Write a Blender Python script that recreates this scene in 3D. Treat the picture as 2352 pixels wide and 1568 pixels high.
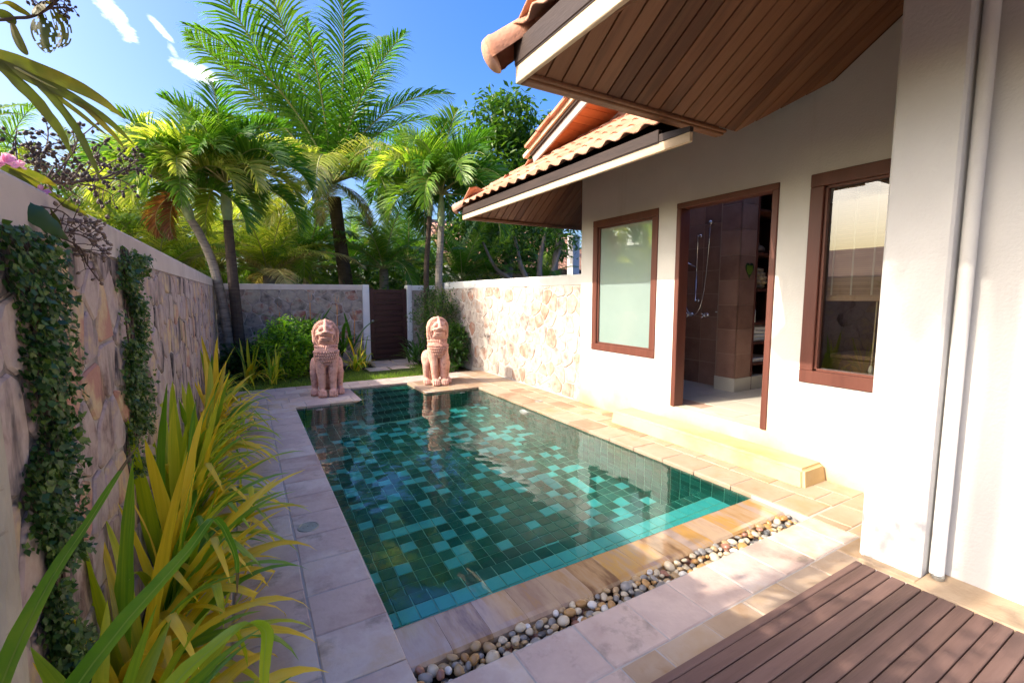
import bpy, bmesh, math, random
import numpy as np
from mathutils import Vector, Matrix, noise
R = math.radians
rnd = random.Random(7)
sc = bpy.context.scene
for o in list(bpy.data.objects):
    bpy.data.objects.remove(o)
col = sc.collection

# ------------------------------------------------------------------ camera, sky, sun, exposure
cam = bpy.data.cameras.new('camera')
cam.sensor_width = 36
cam.lens = 36 * 1049 / 2352
cam.clip_start = 0.02
cam.clip_end = 2000
camo = bpy.data.objects.new('camera', cam)
col.objects.link(camo)
camo.location = (0, 0, 1.45)
camo.rotation_euler = (R(90 - 5.77), 0, R(-30.17))
sc.camera = camo

SUN = Vector((1, -0.15, -0.74)).normalized()          # direction the light travels
SUN_EL = math.asin(-SUN.z)
SUN_AZ = math.atan2(-SUN.x, -SUN.y)                    # clockwise from +Y
sun = bpy.data.lights.new('sun', 'SUN')
sun.energy = 2.1
sun.angle = R(0.5)
sun.color = (1.0, 0.94, 0.85)
sun.cycles.is_caustics_light = True
suno = bpy.data.objects.new('sun', sun)
col.objects.link(suno)
suno.rotation_euler = SUN.to_track_quat('-Z', 'Y').to_euler()
suno.location = (-6, 2, 8)

world = bpy.data.worlds.new("World")
sc.world = world
world.use_nodes = True
wt = world.node_tree
bg = wt.nodes['Background']
sky = wt.nodes.new('ShaderNodeTexSky')
sky.sky_type = 'NISHITA'
sky.sun_disc = False
sky.sun_elevation = SUN_EL
sky.sun_rotation = SUN_AZ
sky.air_density = 1.0
sky.dust_density = 5.5
sky.ozone_density = 4.0
bg.inputs['Strength'].default_value = 0.15
F_PX = 1049.0


def wn(t, **kw):
    n = wt.nodes.new(t)
    for k, v in kw.items():
        setattr(n, k, v)
    return n


def wmath(op, a, b=None, clamp=False):
    n = wn('ShaderNodeMath', operation=op, use_clamp=clamp)
    for i, v in enumerate((a, b)):
        if v is None:
            continue
        if isinstance(v, (int, float)):
            n.inputs[i].default_value = v
        else:
            wt.links.new(v, n.inputs[i])
    return n.outputs[0]


def wdot(v):
    n = wn('ShaderNodeVectorMath', operation='DOT_PRODUCT')
    wt.links.new(wtc.outputs['Generated'], n.inputs[0])
    n.inputs[1].default_value = v
    return n.outputs['Value']


wtc = wn('ShaderNodeTexCoord')
wnz = wn('ShaderNodeTexNoise')
wnz.inputs['Scale'].default_value = 16
wnz.inputs['Detail'].default_value = 7
wnz.inputs['Roughness'].default_value = 0.62
wmp = wn('ShaderNodeMapping')
wmp.inputs['Scale'].default_value = (1, 1, 2.2)
wt.links.new(wtc.outputs['Generated'], wmp.inputs[0])
wt.links.new(wmp.outputs[0], wnz.inputs['Vector'])
nzv = wnz.outputs['Fac']
# small fair-weather clouds, each at its own bearing in the sky: (azimuth from +Y, elevation, half length, half width, tilt) in degrees
mask = None
CLOUDS = [(-9.0, 23.7, 2.9, 1.2, -50, 1.0), (-5.6, 23.7, 1.6, .5, -45, .8), (-3.0, 21.0, 3.4, 1.1, -20, 1.0), (-4.9, 22.4, 1.2, .5, -60, .5),
          (-62, 12, 15, 4, 6, .9), (-100, 10, 12, 4, -5, .8), (-140, 16, 10, 3, 8, .7), (120, 18, 14, 4, 4, .7), (60, 14, 10, 3, 0, .6), (-78, 30, 9, 3, 10, .7)]
for az, el, ru, rv, tl, dens in CLOUDS:
    a, e = R(az), R(el)
    c = Vector((math.sin(a) * math.cos(e), math.cos(a) * math.cos(e), math.sin(e)))
    rt = Vector((math.cos(a), -math.sin(a), 0))
    up = rt.cross(c)
    t = R(tl)
    u = rt * math.cos(t) + up * math.sin(t)
    v = up * math.cos(t) - rt * math.sin(t)
    du = wmath('DIVIDE', wdot(u), math.sin(R(ru)))
    dv = wmath('DIVIDE', wdot(v), math.sin(R(rv)))
    r2 = wmath('ADD', wmath('MULTIPLY', du, du), wmath('MULTIPLY', dv, dv))
    m = wmath('SUBTRACT', 1.0, r2, True)
    m = wmath('MULTIPLY', m, wmath('GREATER_THAN', wdot(c), 0.3))
    m = wmath('MULTIPLY', wmath('SUBTRACT', wmath('ADD', wmath('MULTIPLY', m, 1.35), wmath('MULTIPLY', wmath('SUBTRACT', nzv, 0.5), 3.4)), 0.62), wmath('MULTIPLY', wmath('MINIMUM', wmath('MULTIPLY', m, 1.8), 1.0), .72 * dens))
    m = wmath('MAXIMUM', m, 0.0)
    mask = m if mask is None else wmath('MAXIMUM', mask, m)
mask = wmath('MINIMUM', mask, 0.95)
wmix = wn('ShaderNodeMix', data_type='RGBA')
wt.links.new(mask, wmix.inputs['Factor'])
wsat = wn('ShaderNodeHueSaturation')
wsat.inputs['Saturation'].default_value = 1.42
wsat.inputs['Hue'].default_value = 0.514
wt.links.new(sky.outputs[0], wsat.inputs['Color'])
wt.links.new(wsat.outputs[0], wmix.inputs['A'])
wmix.inputs['B'].default_value = (7.5, 7.5, 7.6, 1)
wt.links.new(wmix.outputs['Result'], bg.inputs['Color'])

sc.view_settings.view_transform = 'Standard'
sc.view_settings.look = 'None'
sc.view_settings.exposure = 1.72
sc.view_settings.gamma = 1
sc.view_settings.use_curve_mapping = False
sc.view_settings.use_white_balance = True
sc.view_settings.white_balance_temperature = 7000
sc.view_settings.white_balance_tint = 10
sc.cycles.use_denoising = True
sc.cycles.caustics_refractive = True
sc.cycles.caustics_reflective = False
sc.cycles.max_bounces = 12
sc.cycles.diffuse_bounces = 5
sc.cycles.transmission_bounces = 8
sc.cycles.transparent_max_bounces = 12
sc.cycles.sample_clamp_indirect = 6


# ------------------------------------------------------------------ helpers: materials
def lin(c):
    return (*c, 1) if len(c) == 3 else c


def pmat(name, cols, scale=4.0, rough=0.6, bump=0.0, bscale=None, stretch=(1, 1, 1), obj_rand=0.35, island=0.0, spec=0.5, detail=5,
         transl=0.0, metal=0.0, coat=0.0, dirt=None, sat_noise=None, space='world'):
    """principled material: colour ramp over (noise + per-object random + per-island random); optional dirt = (colour, scale, low, high)"""
    m = bpy.data.materials.new(name)
    m.use_nodes = True
    nt = m.node_tree
    b = nt.nodes['Principled BSDF']
    L = nt.links.new
    b.inputs['Roughness'].default_value = rough
    b.inputs['Specular IOR Level'].default_value = spec
    b.inputs['Metallic'].default_value = metal
    if coat:
        b.inputs['Coat Weight'].default_value = coat
        b.inputs['Coat Roughness'].default_value = 0.08

    def N(t, **kw):
        n = nt.nodes.new(t)
        for k, v in kw.items():
            setattr(n, k, v)
        return n

    def M(op, a, bb, clamp=False):
        n = N('ShaderNodeMath', operation=op, use_clamp=clamp)
        for i, v in enumerate((a, bb)):
            if isinstance(v, (int, float)):
                n.inputs[i].default_value = v
            else:
                L(v, n.inputs[i])
        return n.outputs[0]
    geo = N('ShaderNodeNewGeometry')
    if space == 'world':
        vec = geo.outputs['Position']
    else:
        vec = N('ShaderNodeTexCoord').outputs['Object']
    oi = N('ShaderNodeObjectInfo')
    if obj_rand:
        off = N('ShaderNodeVectorMath', operation='SCALE')
        off.inputs[0].default_value = (37, 91, 53)
        L(oi.outputs['Random'], off.inputs['Scale'])
        add = N('ShaderNodeVectorMath', operation='ADD')
        L(vec, add.inputs[0])
        L(off.outputs[0], add.inputs[1])
        vec = add.outputs[0]
    mp = N('ShaderNodeMapping')
    mp.inputs['Scale'].default_value = stretch
    L(vec, mp.inputs[0])
    nz = N('ShaderNodeTexNoise')
    nz.inputs['Scale'].default_value = scale
    nz.inputs['Detail'].default_value = detail
    nz.inputs['Roughness'].default_value = 0.6
    L(mp.outputs[0], nz.inputs['Vector'])
    w = 1.0 - min(0.9, obj_rand + island)
    f = M('ADD', M('MULTIPLY', M('SUBTRACT', nz.outputs['Fac'], 0.5), 2.4 * w), 0.5)
    if obj_rand:
        f = M('ADD', f, M('MULTIPLY', M('SUBTRACT', oi.outputs['Random'], 0.5), obj_rand * 2))
    if island:
        f = M('ADD', f, M('MULTIPLY', M('SUBTRACT', geo.outputs['Random Per Island'], 0.5), island * 2))
    ramp = N('ShaderNodeValToRGB')
    els = ramp.color_ramp.elements
    while len(els) < len(cols):
        els.new(0.5)
    for i, c in enumerate(cols):
        els[i].position = i / max(1, len(cols) - 1) if len(cols) > 1 else 0
        els[i].color = lin(c)
    L(f, ramp.inputs[0])
    out = ramp.outputs[0]
    if dirt:
        dc, ds, lo, hi = dirt[:4]
        n2 = N('ShaderNodeTexNoise')
        n2.inputs['Scale'].default_value = ds
        n2.inputs['Detail'].default_value = 6
        n2.inputs['Roughness'].default_value = 0.65
        mp2 = N('ShaderNodeMapping')
        mp2.inputs['Scale'].default_value = dirt[4] if len(dirt) > 4 else (1, 1, 1)
        L(vec, mp2.inputs[0])
        L(mp2.outputs[0], n2.inputs['Vector'])
        mr = N('ShaderNodeMapRange')
        mr.inputs['From Min'].default_value = lo
        mr.inputs['From Max'].default_value = hi
        L(n2.outputs['Fac'], mr.inputs['Value'])
        mx = N('ShaderNodeMix', data_type='RGBA')
        L(mr.outputs[0], mx.inputs['Factor'])
        L(out, mx.inputs['A'])
        mx.inputs['B'].default_value = lin(dc)
        out = mx.outputs['Result']
    L(out, b.inputs['Base Color'])
    if bump:
        bp = N('ShaderNodeBump')
        bp.inputs['Strength'].default_value = bump
        bp.inputs['Distance'].default_value = 0.01
        n3 = N('ShaderNodeTexNoise')
        n3.inputs['Scale'].default_value = bscale or scale * 6
        n3.inputs['Detail'].default_value = 5
        L(mp.outputs[0], n3.inputs['Vector'])
        L(n3.outputs['Fac'], bp.inputs['Height'])
        L(bp.outputs[0], b.inputs['Normal'])
    if transl:
        tr = N('ShaderNodeBsdfTranslucent')
        br = N('ShaderNodeMix', data_type='RGBA', blend_type='MULTIPLY')
        br.inputs['Factor'].default_value = 1
        L(out, br.inputs['A'])
        br.inputs['B'].default_value = (2.2, 2.3, 1.0, 1)
        L(br.outputs['Result'], tr.inputs['Color'])
        ms = N('ShaderNodeMixShader')
        ms.inputs[0].default_value = transl
        L(b.outputs[0], ms.inputs[1])
        L(tr.outputs[0], ms.inputs[2])
        L(ms.outputs[0], nt.nodes['Material Output'].inputs['Surface'])
    return m


# ------------------------------------------------------------------ helpers: meshes
class MB:
    def __init__(s):
        s.v, s.f, s.m = [], [], []

    def add(s, vs, fs, mi=0):
        n = len(s.v)
        s.v += [tuple(p) for p in vs]
        s.f += [tuple(i + n for i in q) for q in fs]
        s.m += [mi] * len(fs)
        return s

    def box(s, x0, x1, y0, y1, z0, z1, mi=0, c=0.0):
        if c <= 0:
            vs = [(x, y, z) for x in (x0, x1) for y in (y0, y1) for z in (z0, z1)]
            fs = [(0, 1, 3, 2), (4, 6, 7, 5), (0, 4, 5, 1), (2, 3, 7, 6), (0, 2, 6, 4), (1, 5, 7, 3)]
            return s.add(vs, fs, mi)
        c = min(c, (x1 - x0) * .45, (y1 - y0) * .45, (z1 - z0) * .45)
        bm = bmesh.new()
        bmesh.ops.create_cube(bm, size=1)
        for v in bm.verts:
            v.co = Vector(((x0 + x1) / 2 + v.co.x * (x1 - x0), (y0 + y1) / 2 + v.co.y * (y1 - y0), (z0 + z1) / 2 + v.co.z * (z1 - z0)))
        bmesh.ops.bevel(bm, geom=bm.edges[:], offset=c, segments=1, affect='EDGES')
        s.bm(bm, mi)
        return s

    def bm(s, bm, mi=0):
        bm.verts.index_update()
        s.add([v.co[:] for v in bm.verts], [[v.index for v in f.verts] for f in bm.faces], mi)
        bm.free()
        return s

    def tube(s, pts, rad, n=8, mi=0, caps=True):
        pts = [Vector(p) for p in pts]
        rs = rad if isinstance(rad, (list, tuple)) else [rad] * len(pts)
        base = len(s.v)
        up = Vector((0.13, 0.31, 0.94))
        for i, p in enumerate(pts):
            d = (pts[min(i + 1, len(pts) - 1)] - pts[max(i - 1, 0)])
            d = d.normalized() if d.length > 1e-9 else Vector((0, 0, 1))
            a = d.cross(up)
            if a.length < 0.05:
                a = d.cross(Vector((1, 0, 0)))
            a.normalize()
            b = d.cross(a)
            up = -b if up.dot(-b) > 0 else b
            b = a.cross(d)
            for k in range(n):
                t = 2 * math.pi * k / n
                s.v.append(tuple(p + (a * math.cos(t) + b * math.sin(t)) * rs[i]))
        for i in range(len(pts) - 1):
            for k in range(n):
                s.f.append((base + i * n + k, base + i * n + (k + 1) % n, base + (i + 1) * n + (k + 1) % n, base + (i + 1) * n + k))
                s.m.append(mi)
        if caps:
            s.f.append(tuple(base + k for k in range(n)))
            s.m.append(mi)
            e = base + (len(pts) - 1) * n
            s.f.append(tuple(e + n - 1 - k for k in range(n)))
            s.m.append(mi)
        return s

    def ell(s, c, r, mi=0, sub=2, rot=None):
        bm = bmesh.new()
        bmesh.ops.create_icosphere(bm, subdivisions=sub, radius=1)
        for v in bm.verts:
            p = Vector((v.co.x * r[0], v.co.y * r[1], v.co.z * r[2]))
            if rot is not None:
                p = rot @ p
            v.co = p + Vector(c)
        return s.bm(bm, mi)

    def lathe(s, prof, c, n=16, mi=0, axis='z'):
        base = len(s.v)
        for r, z in prof:
            for k in range(n):
                t = 2 * math.pi * k / n
                p = (r * math.cos(t), r * math.sin(t), z)
                if axis == 'x':
                    p = (z, p[0], p[1])
                elif axis == 'y':
                    p = (p[0], z, p[1])
                s.v.append((c[0] + p[0], c[1] + p[1], c[2] + p[2]))
        for i in range(len(prof) - 1):
            for k in range(n):
                s.f.append((base + i * n + k, base + i * n + (k + 1) % n, base + (i + 1) * n + (k + 1) % n, base + (i + 1) * n + k))
                s.m.append(mi)
        return s

    def mesh(s, name, mats, smooth=False):
        me = bpy.data.meshes.new(name)
        me.from_pydata(s.v, [], s.f)
        for m in (mats if isinstance(mats, (list, tuple)) else [mats]):
            me.materials.append(m)
        me.polygons.foreach_set('material_index', s.m)
        if smooth:
            me.polygons.foreach_set('use_smooth', [True] * len(s.f))
        me.update()
        return me

    def build(s, name, mats, parent=None, smooth=False, **kw):
        return link(name, s.mesh(name, mats, smooth), parent, **kw)


def link(name, me, parent=None, loc=None, rot=None, scale=None, label=None, cat=None, group=None, kind=None):
    o = bpy.data.objects.new(name, me)
    col.objects.link(o)
    if loc is not None:
        o.location = loc
    if rot is not None:
        o.rotation_euler = rot
    if scale is not None:
        o.scale = scale
    if parent is not None:
        o.parent = parent
    tag(o, label, cat, group, kind)
    return o


def tag(o, label=None, cat=None, group=None, kind=None):
    if label:
        o['label'] = label
    if cat:
        o['category'] = cat
    if group:
        o['group'] = group
    if kind:
        o['kind'] = kind
    return o


def thing(name, label, cat, loc=(0, 0, 0), rz=0, group=None, kind=None):
    return link(name, None, None, loc, (0, 0, rz), None, label, cat, group, kind)


def receiver(o):
    o.cycles.is_caustics_receiver = True
    return o


def prism(poly, z0, z1, c=0.004, bot=True):
    """slab from a polygon outline (counter-clockwise xy) with a chamfered top edge -> (verts, faces)"""
    n = len(poly)
    cx = sum(p[0] for p in poly) / n
    cy = sum(p[1] for p in poly) / n
    ins = []
    for i in range(n):
        p0, p1, p2 = Vector(poly[i - 1]), Vector(poly[i]), Vector(poly[(i + 1) % n])
        d1 = (p1 - p0)
        d2 = (p2 - p1)
        d1 = d1.normalized() if d1.length > 1e-9 else Vector((1, 0))
        d2 = d2.normalized() if d2.length > 1e-9 else d1
        n1 = Vector((-d1.y, d1.x))
        n2 = Vector((-d2.y, d2.x))
        bis = n1 + n2
        k = bis.length_squared
        bis = bis * (2 / k) if k > 0.3 else n1
        ins.append(p1 + bis * c)
    vs = [(p[0], p[1], z0) for p in poly] + [(p[0], p[1], z1 - c) for p in poly] + [(p.x, p.y, z1) for p in ins]
    fs = []
    for a in (0, n):
        for i in range(n):
            fs.append((a + i, a + (i + 1) % n, a + n + (i + 1) % n, a + n + i))
    fs.append(tuple(range(2 * n, 3 * n)))
    if bot:
        fs.append(tuple(reversed(range(n))))
    return vs, fs


def round_poly(poly, k=0.25):
    out = []
    n = len(poly)
    for i in range(n):
        a, b = Vector(poly[i]), Vector(poly[(i + 1) % n])
        out.append(tuple(a.lerp(b, k)))
        out.append(tuple(a.lerp(b, 1 - k)))
    return out


def clip(poly, a, b, c):
    """keep the side a*x + b*y <= c"""
    out = []
    n = len(poly)
    for i in range(n):
        p, q = poly[i], poly[(i + 1) % n]
        dp, dq = a * p[0] + b * p[1] - c, a * q[0] + b * q[1] - c
        if dp <= 0:
            out.append(p)
        if dp * dq < 0:
            t = dp / (dp - dq)
            out.append((p[0] + (q[0] - p[0]) * t, p[1] + (q[1] - p[1]) * t))
    return out


def inset(poly, d):
    n = len(poly)
    res = poly
    for i in range(n):
        p, q = poly[i], poly[(i + 1) % n]
        e = Vector((q[0] - p[0], q[1] - p[1]))
        if e.length < 1e-6:
            continue
        e.normalize()
        nx, ny = e.y, -e.x
        res = clip(res, nx, ny, nx * p[0] + ny * p[1] - d)
        if len(res) < 3:
            return []
    return res


def voronoi(w, h, size, r, jit=0.42, aspect=1.0):
    nx, ny = max(1, round(w / size)), max(1, round(h / (size * aspect)))
    sx, sy = w / nx, h / ny
    pts = {}
    for i in range(-1, nx + 1):
        for j in range(-1, ny + 1):
            pts[(i, j)] = ((i + .5 + (0.25 if j % 2 else -0.25) + r.uniform(-jit, jit)) * sx, (j + .5 + r.uniform(-jit, jit)) * sy)
    cells = []
    for i in range(-1, nx + 1):
        for j in range(-1, ny + 1):
            p = pts[(i, j)]
            poly = [(0, 0), (w, 0), (w, h), (0, h)]
            for di in range(-3, 4):
                for dj in range(-2, 3):
                    q = pts.get((i + di, j + dj))
                    if q is None or (di == 0 and dj == 0):
                        continue
                    a, b = q[0] - p[0], q[1] - p[1]
                    poly = clip(poly, a, b, (q[0] ** 2 + q[1] ** 2 - p[0] ** 2 - p[1] ** 2) / 2)
                    if len(poly) < 3:
                        break
                if len(poly) < 3:
                    break
            if len(poly) >= 3:
                cells.append(poly)
    return cells


def area(p):
    return abs(sum(p[i][0] * p[(i + 1) % len(p)][1] - p[(i + 1) % len(p)][0] * p[i][1] for i in range(len(p)))) / 2


# ------------------------------------------------------------------ materials
PLASTER = pmat('plaster', [(.55, .54, .52), (.62, .61, .59)], 1.6, .85, .3, 70, obj_rand=0, spec=.2, dirt=((.50, .475, .435), 3.0, .58, .9, (1, 1, .12)))


def stained_plaster():
    m = pmat('stained_plaster', [(.62, .61, .58), (.69, .68, .65)], 1.6, .85, .3, 70, obj_rand=0, spec=.2, dirt=((.50, .46, .40), 2.6, .58, .9, (1, 1, .15)))
    nt = m.node_tree
    b = nt.nodes['Principled BSDF']
    src = b.inputs['Base Color'].links[0].from_socket
    g = nt.nodes.new('ShaderNodeNewGeometry')
    sp = nt.nodes.new('ShaderNodeSeparateXYZ')
    nt.links.new(g.outputs['Position'], sp.inputs[0])
    nz = nt.nodes.new('ShaderNodeTexNoise')
    nz.inputs['Scale'].default_value = 2.2
    nz.inputs['Detail'].default_value = 7
    nt.links.new(g.outputs['Position'], nz.inputs['Vector'])
    a = nt.nodes.new('ShaderNodeMath')
    a.operation = 'MULTIPLY_ADD'
    nt.links.new(nz.outputs['Fac'], a.inputs[0])
    a.inputs[1].default_value = 0.9
    nt.links.new(sp.outputs['Z'], a.inputs[2])
    mr = nt.nodes.new('ShaderNodeMapRange')
    mr.inputs['From Min'].default_value = 1.05
    mr.inputs['From Max'].default_value = 0.42
    nt.links.new(a.outputs[0], mr.inputs['Value'])
    mx = nt.nodes.new('ShaderNodeMix')
    mx.data_type = 'RGBA'
    nt.links.new(mr.outputs[0], mx.inputs['Factor'])
    nt.links.new(src, mx.inputs['A'])
    mx.inputs['B'].default_value = (.56, .40, .20, 1)
    nt.links.new(mx.outputs['Result'], b.inputs['Base Color'])
    return m


WALLP = stained_plaster()
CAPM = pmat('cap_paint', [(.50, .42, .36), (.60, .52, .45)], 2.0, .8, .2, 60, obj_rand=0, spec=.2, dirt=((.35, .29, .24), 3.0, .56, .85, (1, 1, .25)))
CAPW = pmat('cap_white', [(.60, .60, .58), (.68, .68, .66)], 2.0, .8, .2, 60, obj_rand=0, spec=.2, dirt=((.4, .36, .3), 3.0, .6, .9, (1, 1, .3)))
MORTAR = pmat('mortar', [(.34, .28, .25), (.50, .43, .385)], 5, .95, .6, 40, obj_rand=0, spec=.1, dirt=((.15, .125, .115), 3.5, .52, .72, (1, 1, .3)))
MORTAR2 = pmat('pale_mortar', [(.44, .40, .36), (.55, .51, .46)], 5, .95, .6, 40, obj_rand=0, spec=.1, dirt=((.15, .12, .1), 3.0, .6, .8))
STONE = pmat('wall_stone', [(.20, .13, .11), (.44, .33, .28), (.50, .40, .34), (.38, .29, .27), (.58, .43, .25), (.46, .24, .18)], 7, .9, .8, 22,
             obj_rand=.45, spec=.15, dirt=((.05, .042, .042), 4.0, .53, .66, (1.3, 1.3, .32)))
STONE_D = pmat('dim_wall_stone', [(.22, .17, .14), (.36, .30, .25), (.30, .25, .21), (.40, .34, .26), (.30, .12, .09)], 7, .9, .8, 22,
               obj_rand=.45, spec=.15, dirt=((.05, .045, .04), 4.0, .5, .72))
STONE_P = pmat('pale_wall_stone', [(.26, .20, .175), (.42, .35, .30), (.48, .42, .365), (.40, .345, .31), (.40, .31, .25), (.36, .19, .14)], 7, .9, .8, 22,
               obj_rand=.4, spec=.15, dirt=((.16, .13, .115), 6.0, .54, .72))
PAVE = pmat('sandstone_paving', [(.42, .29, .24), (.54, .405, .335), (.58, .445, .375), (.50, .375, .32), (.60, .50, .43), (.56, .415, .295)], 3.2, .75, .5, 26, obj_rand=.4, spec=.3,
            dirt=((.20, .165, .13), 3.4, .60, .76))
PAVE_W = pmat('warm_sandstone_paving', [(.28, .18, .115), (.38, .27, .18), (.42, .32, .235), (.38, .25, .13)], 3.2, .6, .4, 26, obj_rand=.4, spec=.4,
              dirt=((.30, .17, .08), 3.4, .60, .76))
GROUT = pmat('paving_grout', [(.38, .35, .32), (.50, .46, .42)], 8, .95, .4, 60, obj_rand=0, spec=.1)
LIP = pmat('wet_sandstone', [(.20, .11, .06), (.42, .26, .13), (.46, .33, .22), (.36, .24, .17), (.48, .27, .08), (.40, .30, .24)], 4, .10, .08, 12, stretch=(3, .7, 1),
           obj_rand=.5, spec=.6, coat=.6)
EARTH = pmat('soil', [(.035, .025, .018), (.075, .055, .04)], 14, .95, .9, 60, obj_rand=0, spec=.1)
TILE_D = pmat('emerald_tile', [(.003, .07, .052), (.006, .12, .09), (.012, .17, .13)], 9, .12, .05, 40, obj_rand=.3, island=.3, spec=.5)
TILE_L = pmat('turquoise_tile', [(.03, .40, .40), (.06, .52, .50)], 14, .2, .05, 40, obj_rand=.3, island=.3, spec=.5)
POOLG = pmat('pool_grout', [(.10, .38, .28), (.14, .46, .35)], 8, .8, 0, obj_rand=0, spec=.2)
WOODR = pmat('red_brown_timber', [(.10, .032, .022), (.15, .052, .036)], 3, .45, .15, 40, stretch=(4, 4, .5), obj_rand=.15, spec=.4)
WOODD = pmat('deck_timber', [(.085, .047, .038), (.13, .073, .060), (.165, .096, .080)], 4, .6, .25, 30, stretch=(.35, 5, 1), obj_rand=.3, spec=.35)
SOFFIT = pmat('soffit_timber', [(.10, .038, .018), (.18, .075, .036), (.22, .10, .05), (.145, .06, .03)], 4, .55, .2, 30, stretch=(5, .5, .5), obj_rand=.5, spec=.35,
              dirt=((.09, .045, .02), 2.6, .58, .8, (3, .5, .5)))
SOFF_O = pmat('orange_soffit_timber', [(.40, .13, .05), (.52, .19, .075)], 4, .5, .1, 30, stretch=(.5, 5, 1), obj_rand=.3, spec=.35)
FASC_D = pmat('dark_fascia_timber', [(.022, .014, .012), (.05, .032, .026)], 4, .6, .2, 30, stretch=(5, .5, 3), obj_rand=.2, spec=.3)
FASC_L = pmat('pale_fascia_timber', [(.50, .37, .24), (.62, .50, .36)], 6, .7, .25, 40, stretch=(5, .4, 5), obj_rand=.2, spec=.2)
ROOFT = pmat('terracotta_roof_tile', [(.38, .165, .10), (.47, .235, .155), (.54, .33, .24)], 6, .8, .4, 50, obj_rand=.35, spec=.2, dirt=((.16, .10, .08), 4, .6, .85))
REDW = pmat('dark_red_plaster', [(.40, .07, .06), (.48, .10, .085)], 3, .7, .2, 60, obj_rand=0, spec=.2)
TERRA = pmat('terracotta_statue', [(.56, .29, .215), (.66, .375, .29), (.71, .45, .36)], 9, .85, .35, 120, obj_rand=.1, spec=.2, space='object',
             dirt=((.27, .12, .085), 20, .52, .72))
BATH = pmat('brown_slate_tile', [(.20, .105, .075), (.29, .16, .12), (.36, .21, .16)], 5, .35, .35, 14, obj_rand=.3, spec=.4)
BATHG = pmat('bath_grout', [(.40, .27, .20), (.46, .32, .24)], 5, .8, 0, obj_rand=0)
FLOORB = pmat('cream_floor_tile', [(.56, .52, .43), (.63, .59, .50)], 4, .4, .05, 30, obj_rand=.3, spec=.4)
CHROME = pmat('chrome', [(.8, .8, .8), (.85, .85, .85)], 4, .12, 0, obj_rand=0, metal=1.0)
STEEL = pmat('drain_metal', [(.30, .29, .26), (.40, .39, .35)], 20, .45, .2, 80, obj_rand=0, metal=.6)
WHITE = pmat('white_fabric', [(.72, .72, .71), (.78, .78, .77)], 20, .9, .4, 120, obj_rand=.1, spec=.1)
WPLAST = pmat('white_plastic', [(.74, .74, .72), (.78, .78, .76)], 3, .35, 0, obj_rand=0)
DARK = pmat('dark_interior', [(.02, .014, .012), (.03, .02, .017)], 3, .8, 0, obj_rand=0)
BAMB = pmat('bamboo_blind', [(.20, .11, .06), (.30, .18, .10)], 8, .6, .3, 60, stretch=(1, .3, 6), obj_rand=0, island=.35)
CORD = pmat('blind_cord', [(.50, .44, .34), (.58, .52, .42)], 30, .9, .3, 100, obj_rand=0)
WICK = pmat('wicker', [(.10, .05, .025), (.22, .12, .06)], 30, .6, .5, 60, obj_rand=0, island=.4)
TAN = pmat('tan_weave', [(.36, .26, .14), (.50, .38, .22)], 20, .8, .6, 60, obj_rand=0)
TRUNK = pmat('palm_trunk', [(.13, .105, .08), (.27, .23, .18), (.33, .28, .22)], 5, .9, .6, 30, stretch=(1, 1, 5), obj_rand=.15, spec=.15)
TRUNK_D = pmat('dark_palm_trunk', [(.05, .035, .028), (.10, .075, .055)], 5, .9, .6, 30, stretch=(1, 1, 6), obj_rand=.1, spec=.15)
BARK = pmat('grey_bark', [(.16, .13, .10), (.30, .25, .20)], 5, .9, .5, 30, stretch=(2, 2, .6), obj_rand=.1, spec=.15)
PALEBARK = pmat('pale_bark', [(.34, .29, .21), (.50, .44, .34)], 6, .8, .5, 40, stretch=(2, 2, .5), obj_rand=0, spec=.2, dirt=((.14, .09, .06), 6, .64, .76, (2, 2, 3)))
SHAFT = pmat('green_crownshaft', [(.20, .27, .10), (.30, .36, .16)], 3, .5, .1, 20, obj_rand=.1)
RACH = pmat('palm_stalk', [(.24, .26, .08), (.42, .40, .16)], 3, .5, 0, obj_rand=.3)
TWIG = pmat('brown_twig', [(.06, .035, .025), (.10, .06, .045)], 6, .8, .2, 40, obj_rand=.1)
POD = pmat('seed_pod', [(.035, .022, .017), (.075, .05, .04)], 20, .6, .2, 60, obj_rand=0, island=.4)
POD_B = pmat('brown_seed_pod', [(.16, .10, .07), (.26, .18, .12)], 20, .6, .2, 60, obj_rand=0, island=.4)
PINK = pmat('pink_petal', [(.58, .26, .64), (.72, .46, .80)], 30, .6, .3, 60, obj_rand=0, island=.3, transl=.3)


def leafm(name, cols, transl=.3, rough=.42, island=.55, obj_rand=.2, spec=.45, scale=5, **kw):
    return pmat(name, cols, scale, rough, 0, obj_rand=obj_rand, island=island, spec=spec, transl=transl, **kw)


PALMG = leafm('palm_leaf', [(.03, .105, .010), (.06, .165, .016), (.10, .225, .024)], .4)
PALMM = leafm('mid_palm_leaf', [(.07, .16, .016), (.12, .235, .026), (.20, .30, .045)], .3)
PALMY = leafm('yellow_palm_leaf', [(.15, .22, .03), (.29, .33, .06), (.44, .41, .12)], .45)
PALMD = leafm('dry_palm_leaf', [(.20, .13, .06), (.38, .29, .14), (.46, .38, .20)], .25)
PALMR = leafm('rust_palm_leaf', [(.14, .045, .015), (.26, .10, .03)], .25)
LEAF_B = leafm('bright_shrub_leaf', [(.10, .26, .015), (.19, .38, .025), (.32, .50, .04)], .35)
LEAF_M = leafm('mid_shrub_leaf', [(.022, .085, .01), (.045, .13, .014), (.09, .19, .02)], .3)
LEAF_D = leafm('dark_shrub_leaf', [(.012, .045, .008), (.025, .075, .012), (.045, .105, .016)], .25)
LEAF_O = leafm('olive_shrub_leaf', [(.06, .12, .012), (.12, .19, .02), (.24, .30, .03)], .3)
LEAF_T = leafm('tree_leaf', [(.025, .075, .01), (.055, .13, .016), (.12, .21, .03)], .3)
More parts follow.
